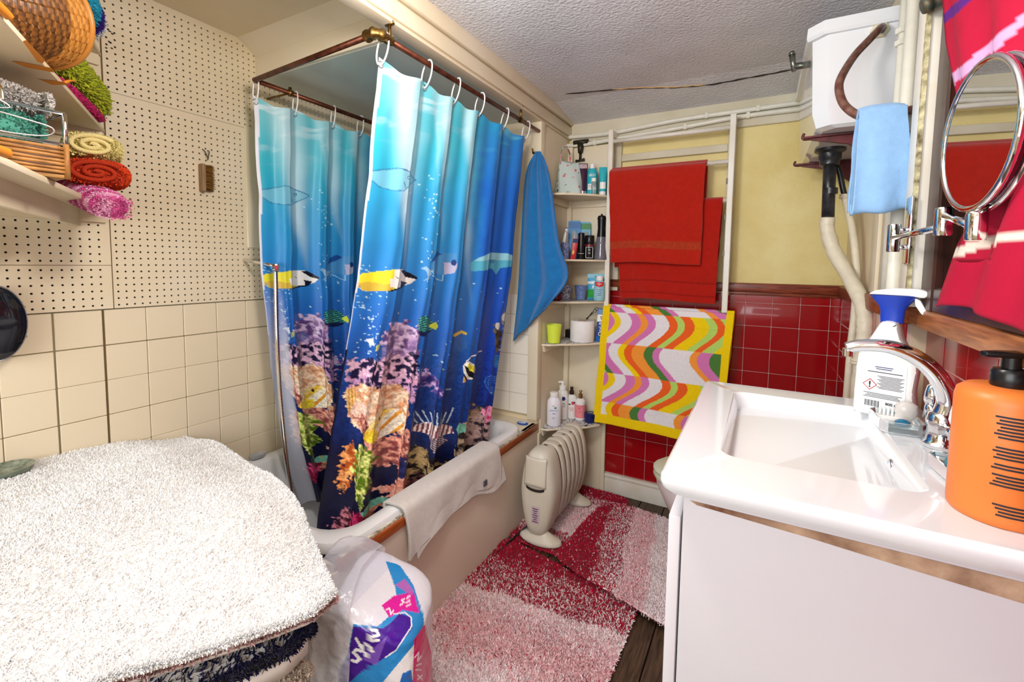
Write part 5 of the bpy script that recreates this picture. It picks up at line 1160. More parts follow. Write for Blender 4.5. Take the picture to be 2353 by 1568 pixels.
ux, uz, un = facing(x+.05, y); c = np.array((x, y, Z4+.0006)); up = uz*.995+ux*.06; up /= np.linalg.norm(up)
prism('carton', [c-ux*.021+un*.016, c+ux*.021+un*.016, c+ux*.021+un*.016+up*.168, c-ux*.021+un*.016+up*.168], -un*.032, pm('carton_blue', '#2168b8', .3), t, bev=.001)
fc = c+un*.016
decal('white_panel', rect(.042, .036), white_pl, t, fc+up*.122, ux, up, un, .0006); decal('lower_panel', rect(.042, .07), pm('carton_navy', '#173f8c', .3), t, fc+up*.066, ux, up, un, .0005)
decal('emblem', [(-.008, .008), (.008, .008), (0, -.009)], navy_ink, t, fc+up*.122, ux, up, un, .001); decal('emblem', [(-.004, .005), (.004, .005), (0, -.004)], white_pl, t, fc+up*.122, ux, up, un, .0014)
text('lettering', 'Oral-B', .026, white_pl, t, fc+up*.066, up, -ux, un, .001, bold=.0004)

# --- bottom shelf
def lbl(t, x, y, z, r, items, sx=1.):
    ux, uz, un = facing(x, y); c = np.array((x, y, z))+un*r
    for w, h, dx, dz, m in items: decal('label_print', rect(w, h) if h < .006 or w < .001 else ell(w, h), m, t, c+ux*dx+uz*dz, ux, uz, un, .0008, cyl=r*1.1)
lilac = pm('lilac_white_plastic', '#eceaf4', .35)
x, y = -.902, 2.105
t = bottle('talc_bottle', 'broad white talc bottle with small blue lettering on the bottom shelf', x, y, Z5, [(.030, 0), (.035, .005), (.036, .1), (.034, .13), (.022, .146), (.021, .15)], lilac, sy=.75)
lathe('cap', [(.021, .15), (.022, .153), (.022, .172), (.019, .174)], white_pl, (x, y, Z5), t)
text('lettering', "Johnson's", .011, pm('blue_print', '#3c6fb8'), t, np.array((x, y, Z5+.085))+facing(x, y)[2]*.0265, *facing(x, y), .0016)
lbl(t, x, y, Z5, .0265, [(.03, .003, 0, .068, pm('blue_print', '#3c6fb8')), (.006, .006, -.004, .108, pm('pink_print', '#d8607a')), (.014, .010, .006, .098, pm('leaf_green_print', '#3a9a6a')), (.012, .002, -.002, .045, ink)])
x, y = -.902, 2.218
t = bottle('pump_lotion', 'tall white pump lotion bottle at the back of the bottom shelf', x, y, Z5, [(.026, 0), (.029, .004), (.029, .135), (.022, .152), (.018, .156)], white_pl, sy=.7)
lathe('pump', [(.0175, .156), (.0185, .16), (.0185, .18), (.007, .184), (.007, .194), (.011, .196), (.010, .206)], white_pl, (x, y, Z5), t, seg=18)
tubes('pump_spout', [([(x, y, Z5+.202), (x-.022, y-.012, Z5+.199)], .0045)], white_pl, t)
lbl(t, x, y, Z5, .0205, [(.022, .022, .004, .115, navy_ink), (.018, .002, .004, .09, ink), (.022, .002, .004, .082, ink), (.018, .002, .004, .072, ink)])
x, y = -.868, 2.262
t = bottle('rose_lotion', 'white lotion bottle with a pink rose on the label and brown pump', x, y, Z5, [(.024, 0), (.026, .004), (.026, .115), (.016, .126), (.012, .128)], white_pl)
lathe('pump', [(.012, .128), (.013, .13), (.012, .148), (.006, .152), (.009, .156), (.009, .168)], mat('brown_bronze_pump', '#4a3a30', .3, .6), (x, y, Z5), t, seg=18)
lbl(t, x, y, Z5, .026, [(.018, .018, .006, .087, pm('rose_print', '#d8405c')), (.012, .007, -.010, .08, ink), (.007, .009, .016, .09, ink), (.024, .002, 0, .06, pm('pink_print', '#d8607a')), (.024, .002, 0, .053, pm('pink_print', '#d8607a')), (.018, .002, 0, .046, pm('pink_print', '#d8607a'))])
x, y = -.818, 2.262
t = bottle('pink_pump_bottle', 'pink hand wash bottle with gold pump on the bottom shelf', x, y, Z5, [(.026, 0), (.028, .004), (.028, .012), (.028, .085), (.028, .1), (.017, .112), (.012, .114)], white_pl)
lathe('pink_wrap', [(.0284, .013), (.0284, .084)], pm('coral_pink_label', '#ee8f96', .4), (x, y, Z5), t, caps=False)
lathe('pump', [(.011, .114), (.0115, .116), (.0115, .138), (.005, .14), (.005, .148), (.009, .15), (.008, .156)], mat('rose_gold', '#b08a5c', .25, .9), (x, y, Z5), t, seg=18)
lbl(t, x, y, Z5, .0284, [(.008, .007, -.004, .066, pm('rose_dark_print', '#c05468')), (.03, .0015, 0, .075, pm('rose_dark_print', '#c05468')), (.02, .0015, -.002, .05, pm('rose_dark_print', '#c05468')), (.016, .0015, -.002, .044, pm('rose_dark_print', '#c05468'))])
x, y = -.757, 2.25
t = bottle('face_cream_jar', 'flat navy blue cream jar on the bottom shelf', x, y, Z5, [(.029, 0), (.031, .003), (.031, .024), (.0325, .025), (.0325, .046), (.030, .048)], pm('navy_plastic', '#141f5c', .25), cat='jar')
text('lettering', 'NIVEA', .011, white_pl, t, np.array((x, y, Z5+.0488)), (1, 0, 0), (0, 1, 0), (0, 0, 1), .0006, bold=.0002)

# ------------------------------------------------------------------ oil-filled radiator
rad_m = mat('off_white_enamel', '#d9d4c6', .4, var=.06, vscale=6, col2='#cfc6b2')
rust = mat('rust_patch', '#5a3a28', .8)
RX, RY0, RY1 = -.812, 1.735, 2.14
rd = thing('oil_radiator', 'small off-white oil-filled radiator with curved fins in the corner', 'heater', (RX, 1.93, .02))
def finprof(w, h, z0, n=40):
    """upright leaf outline: rounded top, wide middle, narrower foot"""
    out = []
    for k in range(n):
        t = k/n*2*PI; s, c = math.sin(t), math.cos(t)
        zz = z0+h*(.5+.5*s); half = w/2*np.sign(c)*abs(c)**.62
        half *= 1-.16*max(0, -s)-.06*max(0, s)
        out.append((half, zz))
    return out
nf = 7
for k in range(nf):
    y = RY0+.075+k*(RY1-RY0-.075)/(nf-1)
    rings = []
    for dy, sc in ((-.018, .91), (-.016, .97), (-.008, 1.), (.008, 1.), (.016, .97), (.018, .91)):
        pr = finprof(.155*sc, .37*(.97+.03*sc), .055); rings.append([(RX+a, y+dy, z) for a, z in pr])
    loft('fin', rings, rad_m, rd, cap0=True, ang=50)
tube('core_pipe', [(RX, RY0+.05, .12), (RX, RY1+.004, .12)], .03, mat('dark_gap_shade_metal', '#3a342c', .7), rd); tube('core_pipe', [(RX, RY0+.05, .33), (RX, RY1+.004, .33)], .03, MATS['dark_gap_shade_metal'], rd)
loft('fin_gap_shade', [[(RX+a, y, z) for a, z in finprof(.138, .345, .066)] for y in (RY0+.06, RY1+.006)], MATS['dark_gap_shade_metal'], rd, cap0=True)  # dark plate added to paint the shade between the fins
hr = []
for dy, sc, dz in ((.055, 1.0, 0), (.03, 1.0, 0), (.01, .985, 0), (-.008, .93, -.004), (-.022, .80, -.012), (-.028, .5, -.03), (-.03, .15, -.05)):
    pr = finprof(.165*sc, .385*(.55+.45*sc), .047+.385*(1-(.55+.45*sc))*.45); hr.append([(RX+a, RY0+dy, z) for a, z in pr])
loft('control_housing', hr, rad_m, rd, cap0=True, ang=60)
G = np.array([[(RX+.058*math.sin(a)*(.9), RY0-.012-.018*math.cos(a)-.012*t, .405-.13*t+.012*math.cos(a)*t) for a in np.linspace(-1.2, 1.2, 16)] for t in np.linspace(0, 1, 12)])
sheet('thermostat_hood', G, rad_m, rd, thick=.006)
G = np.array([[(RX+.046*math.sin(a), RY0-.026-.008*math.cos(a), .272+.012*t-.014*math.cos(a)) for a in np.linspace(-1.2, 1.2, 16)] for t in np.linspace(0, 1, 4)])
sheet('hood_gap', G, mat('dark_slot', '#2a211a', .8), rd)
lb_ = decal('rating_label', rect(.036, .075), mat('pinkish_label', '#cdb4c0', .5), rd, (RX+.004, RY0-.0305, .155), (1, 0, 0), (0, 0, 1), (0, -1, 0), .001)
for k in range(7): decal('label_print', rect(.026-.005*(k % 3), .0035), ink, rd, (RX+.004, RY0-.0305, .182-.0095*k), (1, 0, 0), (0, 0, 1), (0, -1, 0), .0016)
for k, (dx, j) in enumerate(((.03, 4), (-.02, 2), (.045, 1), (.02, 3), (.0, 0))):
    y = RY0+.075+j*(RY1-RY0-.075)/(nf-1); decal('rust_chip', [(.012*math.cos(q)*rng.uniform(.5, 1.2), .006*math.sin(q)*rng.uniform(.5, 1.2)) for q in np.arange(9)/9*2*PI], rust, rd, (RX+dx, y, .4262-.05*(abs(dx)/.06)**2*.5), (1, 0, 0), (0, 1, 0), (0, 0, 1), .002)
foot = lambda y, nm: lathe(nm, [(.095, 0), (.1, .006), (.095, .016), (.06, .03), (.03, .05)], rad_m, (RX+.012, y, .024), rd, sx=1., sy=.5)
foot(RY0+.01, 'foot'); foot(RY1-.01, 'foot')
cab = tube('power_cord', resample([(RX-.06, RY0+.03, .06), (RX-.09, RY0-.02, .03), (-.925, 1.60, .012), (-.93, 1.45, .008)], 30), .004, black_pl, rd)

# ------------------------------------------------------------------ shaggy mats
pilem = vmat('shaggy_pile', .9, spec=.1, sheen=.2)
def inset_round(poly, r=.04, n=5):
    out = []; P = [np.array(p, float) for p in poly]; m = len(P)
    for i in range(m):
        a, b, c = P[i-1], P[i], P[(i+1) % m]; u = (a-b)/np.linalg.norm(a-b); v = (c-b)/np.linalg.norm(c-b)
        for t in np.linspace(0, 1, n): out.append(tuple((b+u*r)*(1-t)**2+2*b*(1-t)*t+(b+v*r)*t**2))
    return out
RED, MIX1, PNK, WHT = LIN('#c80a38'), LIN('#d8708c'), LIN('#f6c3c6'), LIN('#fdeeee')
def rug(name, label, poly, z, h, colf, n, tuft=.020, skip=None):
    """poly in floor metres; colf(x, y) -> (mean weights)"""
    t = thing(name, label, 'bath mat', (np.mean([p[0] for p in poly]), np.mean([p[1] for p in poly]), z), 'matching red and pink shaggy mats')
    prism('backing', [(x, y, z) for x, y in inset_round(poly)], (0, 0, h), mat('dark_red_backing', '#6a0a22', .9), t, bev=.003)
    lo, hi = np.min(poly, 0), np.max(poly, 0); P = lo+(hi-lo)*npr.rand(int(n*1.0), 2); pr = inset_round(poly); m = inpoly(P[:, 0], P[:, 1], pr)
    if skip is not None: m &= ~skip(P[:, 0], P[:, 1])
    P = P[m]; cols = colf(P[:, 0], P[:, 1]); lump = .006*fbm(P, 9, 3, 4)
    N = np.tile((0., 0, 1.), (len(P), 1)); N[:, :2] += np.stack([fbm(P, 12, 2, 1), fbm(P, 12, 2, 2)], -1)*.9
    k = min(len(P), 16000); q = P[:k]; th = npr.rand(k)*6.28; e1 = np.c_[np.cos(th), np.sin(th), 0*th]*.008; e2 = np.c_[-np.sin(th), np.cos(th), 0*th]*.008; b0 = np.c_[q, np.full(k, z+h+.0008)+.001*npr.rand(k)]
    o = mk('pile_base', np.stack([b0+e1, b0+e2, b0-e1, b0-e2], 1).reshape(-1, 3), np.arange(4*k).reshape(k, 4), pilem, t, cols=np.repeat(cols[:k], 4, 0)); o['kind'] = 'stuff'
    pile('pile', np.c_[P, z+h-.002+lump*.5], N, tuft, .0046, cols, pilem, t, .95); return t
def stripes(coord, stops, soft=.03):
    """stops: (position, share of red, share of pale) along coord"""
    xs = [s[0] for s in stops]; pr = np.interp(coord, xs, [s[1] for s in stops]); wh = np.interp(coord, xs, [s[2] for s in stops]); r = npr.rand(len(coord))
    c = np.where((r < pr)[:, None], RED*(.55+.5*npr.rand(len(coord)))[:, None], np.where((npr.rand(len(coord)) < wh)[:, None], WHT, PNK)*(.92+.12*npr.rand(len(coord)))[:, None]); return c
def colA(x, y): return stripes(y-.10*x+.03*fbm(np.stack([x, y], -1), 8, 2, 1), [(.2, .0, .8), (1.14, .0, .9), (1.22, .03, .3), (1.30, .03, .2), (1.43, .0, .7), (1.455, .0, .6), (1.46, .55, .9), (1.60, .66, .9), (1.66, .93, .9), (1.85, .96, .9)])
rug('bath_mat', 'long shaggy mat fading from crimson to pale pink beside the bath', [(-.945, .985), (-.70, .945), (-.60, .62), (-.36, .60), (-.335, 1.57), (-.45, 1.60), (-.945, 1.70)], .001, .008, colA, 130000, .013)
def colC(x, y): return stripes(y, [(1.6, .96, .9), (1.79, .95, .9), (1.80, .6, .9), (1.86, .45, .9), (1.87, .0, .6), (2.16, .0, .4), (2.17, .5, .9), (2.225, .6, .9), (2.235, .95, .9), (2.33, .96, .9)])
rug('bath_mat', 'shaggy crimson and pink mat lying under the radiator', [(-.94, 1.712), (-.60, 1.70), (-.545, 2.17), (-.56, 2.315), (-.94, 2.33)], .001, .008, colC, 52000, .013)
def colB(x, y): return stripes(x+.12*(y-1.85)+.02*fbm(np.stack([x, y], -1), 8, 2, 1), [(-.8, .96, .9), (-.565, .94, .9), (-.555, .62, .9), (-.46, .5, .9), (-.45, .0, .4), (-.39, .04, .2), (-.35, .0, .4), (-.34, .0, .95), (-.1, .0, .95)])
rug('contour_mat', 'shaggy crimson and pink mat overlapping the others before the toilet', [(-.69, 1.66), (-.60, 1.615), (-.215, 1.50), (-.215, 2.10), (-.36, 2.17), (-.57, 2.185), (-.655, 2.10)], .030, .009, colB, 80000, .013)

# ------------------------------------------------------------------ covered chest piled with mats (near the left wall)
ch = thing('storage_chest', 'low cream storage chest buried under folded mats by the tiled wall', 'chest', (-1.25, .2, 0))
box('chest_body', (-1.70, -.32, .0), (-.93, .56, .42), cream, ch, bev=.006)
box('chest_lid', (-1.705, -.325, .42), (-.92, .565, .44), cream2, ch, bev=.004)
def field(name, label, cat, X0, xr_fn, Y0, yf_fn, zfun, th, n, col, tuft, w, lean, nu=60, nv=60, colv=.06, backc='#cdb7a4', rag=.0, group=None):
    """soft slab that follows zfun(x, y): top skin with tufts + a fabric underside"""
    U, Vv = np.meshgrid(np.linspace(0, 1, nu), np.linspace(0, 1, nv))
    Y = Y0+(1-Y0)*0; 
    def surf(u, v):
        # v: near -> far, u: wall -> room; edges follow the two outline functions
        x = X0+(xr_fn(v)-X0)*u; y = Y0+(yf_fn(u)-Y0)*v; return x, y
    x, y = surf(U, Vv); z = zfun(x, y, U, Vv)
    G = np.stack([x, y, z], -1); t = thing(name, label, cat, (float(x.mean()), float(y.mean()), float(z.min())-th), group)
    sheet('fabric_back', G-np.array((0, 0, th*.5)), mat(name+'_backing', backc, .9), t, thick=th*.9)
    u, v = npr.rand(n), npr.rand(n)
    if rag: u = np.where(npr.rand(n) < rag, 1-.004*npr.rand(n), u); v = np.where(npr.rand(n) < rag*.7, 1-.004*npr.rand(n), v)
    e = .004; P = lambda a, b: np.stack([*surf(a, b), zfun(*surf(a, b), a, b)], -1)
    p = P(u, v); du = P(u+e, v)-p; dv = P(u, v+e)-p; N = np.cross(du, dv); N /= np.linalg.norm(N, axis=1)[:, None]; N[N[:, 2] < 0] *= -1
    out = np.zeros_like(N); out[:, 0] = np.clip((u-.985)*66, 0, 1); out[:, 1] = np.clip((v-.985)*66, 0, 1); N = N+out*.9
    cc = np.ones((n, 3))*np.array(lin(col))*(1+colv*npr.normal(size=n))[:, None]
    N[:, :2] += np.stack([fbm(p[:, :2], 25, 2, 1), fbm(p[:, :2], 25, 2, 2)], -1)*.8
    pile('pile', p-np.array((0, 0, .003)), N, tuft, w, np.clip(cc, 0, 1), pilem, t, lean); return t
ss = lambda t: t*t*(3-2*t)
def sst(a, b, x): return ss(np.clip((x-a)/(b-a), 0, 1))
# white mat on top
def xrW(v): return np.interp(v, [0, .4, .68, .80, .94, 1], [-.96, -.91, -.825, -.755, -.69, -.70])
def yfW(u): return np.interp(u, [0, .3, .55, .75, .9, 1], [.795, .77, .735, .685, .62, .57])
def zW(x, y, u, v):
    return .690-.018*sst(.3, .0, u)-.085*sst(.60, 1., u)**1.2-.040*sst(.82, 1., v)*(1-.7*sst(.75, 1, u))+.010*fbm(np.stack([x, y], -1), 6, 3, 3)+.006*np.sin(x*16+y*9)
def under(off): return lambda x, y, u, v: zW(x, y, u, v)-off
field('bath_mat', 'thick fluffy white bath mat spread over the pile of mats', 'bath mat', -1.712, xrW, -.35, yfW, zW, .012, 330000, '#fbfbfa', .0080, .0028, 1.0, rag=.05, colv=.03, backc='#f1ece6')
field('bath_mat', 'pink mat peeping out beneath the white mat near the shower hose', 'bath mat', -1.71, lambda v: np.interp(v, [0, .4, .68, .80, .94, 1], [-.97, -.93, -.845, -.775, -.71, -.715]), -.34, lambda u: yfW(u)+np.where(u > .8, .012, -.006), under(.030), .010, 16000, '#dcb6b4', .010, .004, .5, rag=.5, backc='#c9a08f')
field('bath_mat', 'navy blue fluffy mat folded under the white mat', 'bath mat', -1.70, lambda v: np.interp(v, [0, .4, .68, .80, .94, 1], [-.97, -.93, -.85, -.79, -.74, -.75]), -.33, lambda u: np.interp(u, [0, 1], [.66, .55]), lambda x, y, u, v: .560-.050*sst(.75, 1, u), .05, 60000, '#0c0f3a', .015, .004, .6, rag=.4, backc='#0b0d30')
field('bath_mat', 'beige fluffy mat with brown tufts at the bottom of the pile', 'bath mat', -1.70, lambda v: np.interp(v, [0, .4, .68, .80, .94, 1], [-.95, -.91, -.83, -.78, -.745, -.75]), -.33, lambda u: np.interp(u, [0, 1], [.64, .54]), lambda x, y, u, v: .480-.05*sst(.8, 1, u), .03, 60000, '#d9c9b4', .015, .004, .6, rag=.45, backc='#b09a80', colv=.15)

gd = lathe('pebble_dish', [(.02, 0), (.045, .008), (.05, .02), (.047, .02), (.03, .010), (.002, .008)], mat('mottled_green_glass', '#8f9a86', .15, var=.8, vscale=60, col2='#3c4a3e'), (-1.655, .365, .682), sx=1)
tag(gd, 'mottled green glass dish sitting on the white mat by the wall', 'dish')
sd = lathe('suction_dish', [(.012, 0), (.03, .004), (.034, .016), (.031, .016), (.02, .007), (.002, .006)], mat('grey_translucent_plastic', '#c9ccd0', .2, trans=.3), (-1.685, 1.03, .4665), sx=.6)
tag(sd, 'small grey plastic soap holder on the bath rim against the tiles', 'soap holder')

# ------------------------------------------------------------------ torn toilet roll pack in plastic film
pk = thing('toilet_roll_pack', 'torn purple and blue plastic pack of toilet rolls by the bath', 'package', (-.77, .80, 0))
nu, nv = 400, 320
A_, T_ = np.meshgrid(np.linspace(0, 2*PI, nu), np.linspace(0, 1, nv))
def sq(v, e=.55): return np.sign(v)*np.abs(v)**e
def packsurf(cx, cy, rx, ry, ztop, slump, seed, rot=.35, amp=.012, z0=.0):
    z = z0+(ztop-z0)*np.clip(T_*1.25, 0, 1); k = np.clip((T_-.8)/.2, 0, 1)            # last part closes the top
    shr = np.cos(k*PI/2)**.8
    px, py = rx*sq(np.cos(A_))*shr, ry*sq(np.sin(A_))*shr
    P3 = np.stack([px*6, py*6, z*6], -1); d = 1+amp/.1*fbm(P3, 1.6, 4, seed)
    x = cx+(px*math.cos(rot)-py*math.sin(rot))*d; y = cy+(px*math.sin(rot)+py*math.cos(rot))*d
    zz = z+.05*k*(2-k)*.6+slump*(x-cx)*np.clip(T_*1.3, 0, 1); return np.stack([x, y, zz], -1)
Gp = packsurf(-.785, .80, .105, .105, .40, -.45, 3)
PX, PY = topix(Gp); P2 = np.stack([PX, PY], -1); N2 = fbm(P2, .05, 3, 2); N3 = fbm(P2, .12, 3, 3); COL = np.ones(PX.shape+(3,))*np.array(lin('#e9e6ee'))
fill(pg((600, 1230), (900, 1230), (900, 1300), (640, 1568), (560, 1568)), '#dcdce8')
fill(pg((886, 1290), (918, 1298), (950, 1345), (974, 1420), (974, 1470), (900, 1580), (760, 1580), (800, 1500), (812, 1434), (868, 1440), (915, 1398), (908, 1350)), '#2f8fd4')
fill(pg((868, 1440), (820, 1436), (880, 1400), (905, 1380), (915, 1398)), '#e4e2ee', .9)
fill(pg((812, 1440), (880, 1445), (900, 1430), (918, 1410), (942, 1418), (948, 1445), (905, 1500), (830, 1545), (790, 1580), (765, 1580), (800, 1510)), '#4a1a98'); fill(pg((830, 1515), (890, 1462), (866, 1530)), '#9a6ad8', .6)
fill(pg((877, 1392), (905, 1370), (950, 1360), (964, 1410), (925, 1402), (895, 1420)), '#e01c9c'); fill(pg((908, 1345), (930, 1330), (952, 1360), (945, 1370)), '#c65ab4', .8)
fill(pg((870, 1580), (955, 1478), (962, 1580)), '#efe9ea'); fill(pg((952, 1470), (976, 1435), (1010, 1580), (948, 1580)), '#d81468')
fill(pg((915, 1580), (925, 1548), (945, 1540), (950, 1580)), '#2a6fc0')
for s_ in ([(828, 1497), (819, 1493), (812, 1500), (820, 1507), (826, 1515), (818, 1522), (809, 1518)], [(818, 1468), (842, 1508)], [(832, 1491), (838, 1480), (847, 1482), (856, 1498)], [(849, 1466), (870, 1460), (865, 1449), (853, 1448), (847, 1460), (855, 1474), (870, 1472)]): fill(stroke(s_, 3.4), '#ffffff')
for s_ in ([(888, 1402), (895, 1398), (898, 1412), (904, 1404)], [(920, 1392), (928, 1384), (922, 1380), (930, 1376)], [(934, 1394), (945, 1388)], [(932, 1386), (944, 1380)], [(934, 1376), (942, 1370)]): fill(stroke(s_, 1.6), '#fbe6f4')
for s_ in ([(953, 1512), (962, 1500), (960, 1520), (968, 1508)], [(958, 1530), (968, 1526)], [(956, 1540), (968, 1540)], [(960, 1552), (970, 1562)], [(970, 1552), (960, 1562)]): fill(stroke(s_, 1.5), '#fbe6f4')
fill(stroke([(905, 1412), (930, 1408), (945, 1420), (946, 1440), (910, 1495), (885, 1512)], 1.6), '#f0eefa')
film = vmat('glossy_printed_film', .16, bump=.25, bscale=35, spec=.6)
sheet('printed_wrap', Gp, film, pk, COL)
Gs = packsurf(-.835, .765, .11, .105, .45, -.25, 8, rot=.2, amp=.022, z0=.0)
Qs = Gs*np.array((16, 16, 7)); Gs = Gs+np.array((.55, -.75, .2))*((.016*(1-2*np.abs(fbm(Qs, 1.0, 3, 5)))-.008)*np.clip(1.3-T_, 0, 1))[..., None]
clear = mat('clear_crumpled_film', '#eceefa', .12, alpha=.38, bump=.5, bscale=60, spec=1.)
half = Gs[:, 100:310]
sheet('clear_film', half, clear, pk)
for k, (x, y, z) in enumerate(((-.838, .752, .003), (-.838, .752, .115), (-.752, .842, .003), (-.752, .842, .115), (-.838, .752, .227))):
    t = thing('toilet_roll', ['toilet roll at the bottom of the torn pack', 'second toilet roll stacked inside the torn pack', 'toilet roll at the bottom of the pack beside the mat', 'toilet roll inside the pack near the printed side', 'topmost toilet roll seen through the clear film'][k], 'toilet roll', (x, y, z), 'toilet rolls in the torn pack')
    lathe('roll', [(.02, .0), (.050, 0), (.052, .003), (.052, .105), (.05, .108), (.02, .108), (.019, .1), (.019, .004)], tr, (x, y, z), t, seg=24, caps=False)

# plug on the bath deck
pg_ = thing('bath_plug', 'small blue and white fish shaped plug mat on the bath corner', 'plug', (-1.005, 1.945, .4472))
pc_ = np.array((-1.0, 1.945, .448)); blu = mat('cobalt_glaze', '#1f4fa0', .3)
lathe('plug_disc', [(.028, 0), (.03, .003), (.026, .006), (.002, .007)], blu, pc_, pg_, sy=.7)
for q in (-.012, 0, .012): tube('white_stripe', [pc_+np.array((-.018, q, .0072)), pc_+np.array((.018, q+.004, .0072))], .0014, white_pl, pg_, seg=6)

# ------------------------------------------------------------------ corner shelves on the left, with baskets and towels
def dg(x, off=0.): return .62-.54*(x-XL)-off
ls = thing('slanted_shelf', 'cream corner shelves with slanted front edges high on the left wall', 'shelf', (-1.4, .1, 1.3))
SA, SB, SC = 1.822, 1.604, 1.376
for z, th in ((SA, .011), (SB, .011), (SC, .012)):
    prism('shelf_board', [(XL, .62, z), (-.86, dg(-.86), z), (-.86, -.22, z), (XL, -.22, z)], (0, 0, th), cream2, ls, bev=.0015)
prism('fascia', [(XL, .556, SC-.028), (-.86, dg(-.86, .055), SC-.028), (-.86, dg(-.86, .067), SC-.028), (XL, .544, SC-.028)], (0, 0, .028), cream2, ls)
prism('fascia_lower', [(XL, .553, SC-.05), (-.86, dg(-.86, .050), SC-.05), (-.86, dg(-.86, .062), SC-.05), (XL, .541, SC-.05)], (0, 0, .022), cream2, ls)
boxes('end_board', [((XL, -.235, 1.3), (-.86, -.22, 2.046))], cream2, ls)
boxes('wall_batten', [((XL-.002, .0, SC-.036), (XL+.012, .61, SC))], cream2, ls); boxes('wall_batten', [((XL-.002, .0, SB-.03), (XL+.012, .61, SB))], cream2, ls); boxes('wall_batten', [((XL-.002, .0, SA-.03), (XL+.012, .61, SA))], cream2, ls)
tape = mat('orange_tape', '#e08a1e', .5)
def tp3(poly, z, nm='tape_strip'):
    P = [onZ(x, y, z) for x, y in poly]; return mk(nm, np.array(P), [list(range(len(P)))], tape, ls)
tp3([(52, 95), (60, 92), (104, 138), (98, 146), (86, 142)], SB-.0008); tp3([(26, 141), (40, 141), (118, 156), (125, 167), (60, 155)], SB-.0008); tp3([(84, 180), (95, 183), (145, 188), (160, 195), (120, 195)], SB-.0008)
e1 = onZ(148, 190, SB+.004); tube('tape_curl', resample([e1, e1+np.array((-.01, .012, .010)), e1+np.array((-.035, .03, .02))], 10), [.004-.0003*k for k in range(10)], tape, ls, seg=5)
e2 = onZ(3, 20, SB+.006); tube('tape_curl', resample([e2+np.array((.03, -.02, 0)), e2, e2+np.array((-.02, .012, 0))], 10), .007, tape, ls, seg=6); e3 = onZ(4, 348, SC+.010); tube('tape_curl', resample([e3+np.array((.03, -.02, 0)), e3, e3+np.array((-.008, .006, 0))], 10), .008, tape, ls, seg=8)

# bamboo basket lying on its side
ax = np.array((-.50, .80, .22)); ax /= np.linalg.norm(ax); bx1 = np.cross(ax, (0, 0, 1.)); bx1 /= np.linalg.norm(bx1); bx2 = np.cross(bx1, ax)
rc = onX(96, 30, -1.285); rc[2] = max(rc[2], 1.70)
bb_ = thing('bamboo_basket', 'brown woven bamboo basket tipped on its side on the middle shelf', 'basket', (rc[0], rc[1], 1.616))
nA, nL = 144, 72; Vb, Cb = [], []
for j in range(nL):
    t = j/(nL-1); r = .092*math.sin(PI/2*min(1, .28+t*.80))**.8; d = -.145*(1-t)
    for i in range(nA):
        a = 2*PI*i/nA; wv = .0013*(1 if ((i//3+j//2*2) % 4) < 2 else -1)
        Vb.append(rc+ax*d+(bx1*math.cos(a)+bx2*math.sin(a))*(r+wv)); k = ((i//3+j//2) % 3); Cb.append(lin(['#8e5c26', '#6f4419', '#4e2d0e'][k]) if t < .7 else lin(['#c98d3f', '#b37630', '#94601f'][k]))
Fb = [[j*nA+i, j*nA+(i+1) % nA, (j+1)*nA+(i+1) % nA, (j+1)*nA+i] for j in range(nL-1) for i in range(nA)]+[list(range(nA))]
Vb = np.array(Vb); lowz = Vb[:, 2].min(); Vb[:, 2] += 1.6165-lowz; rc = rc+np.array((0, 0, 1.6165-lowz))
mk('woven_body', Vb, Fb, vmat('woven_bamboo', .4, spec=.5), bb_, False, cols=np.array(Cb))
tube('rim_hoop', [rc+(bx1*math.cos(a)+bx2*math.sin(a))*.0925 for a in np.arange(60)/60*2*PI], .0058, mat('bent_cane', '#b5772f', .35), bb_, seg=8, closed=True)

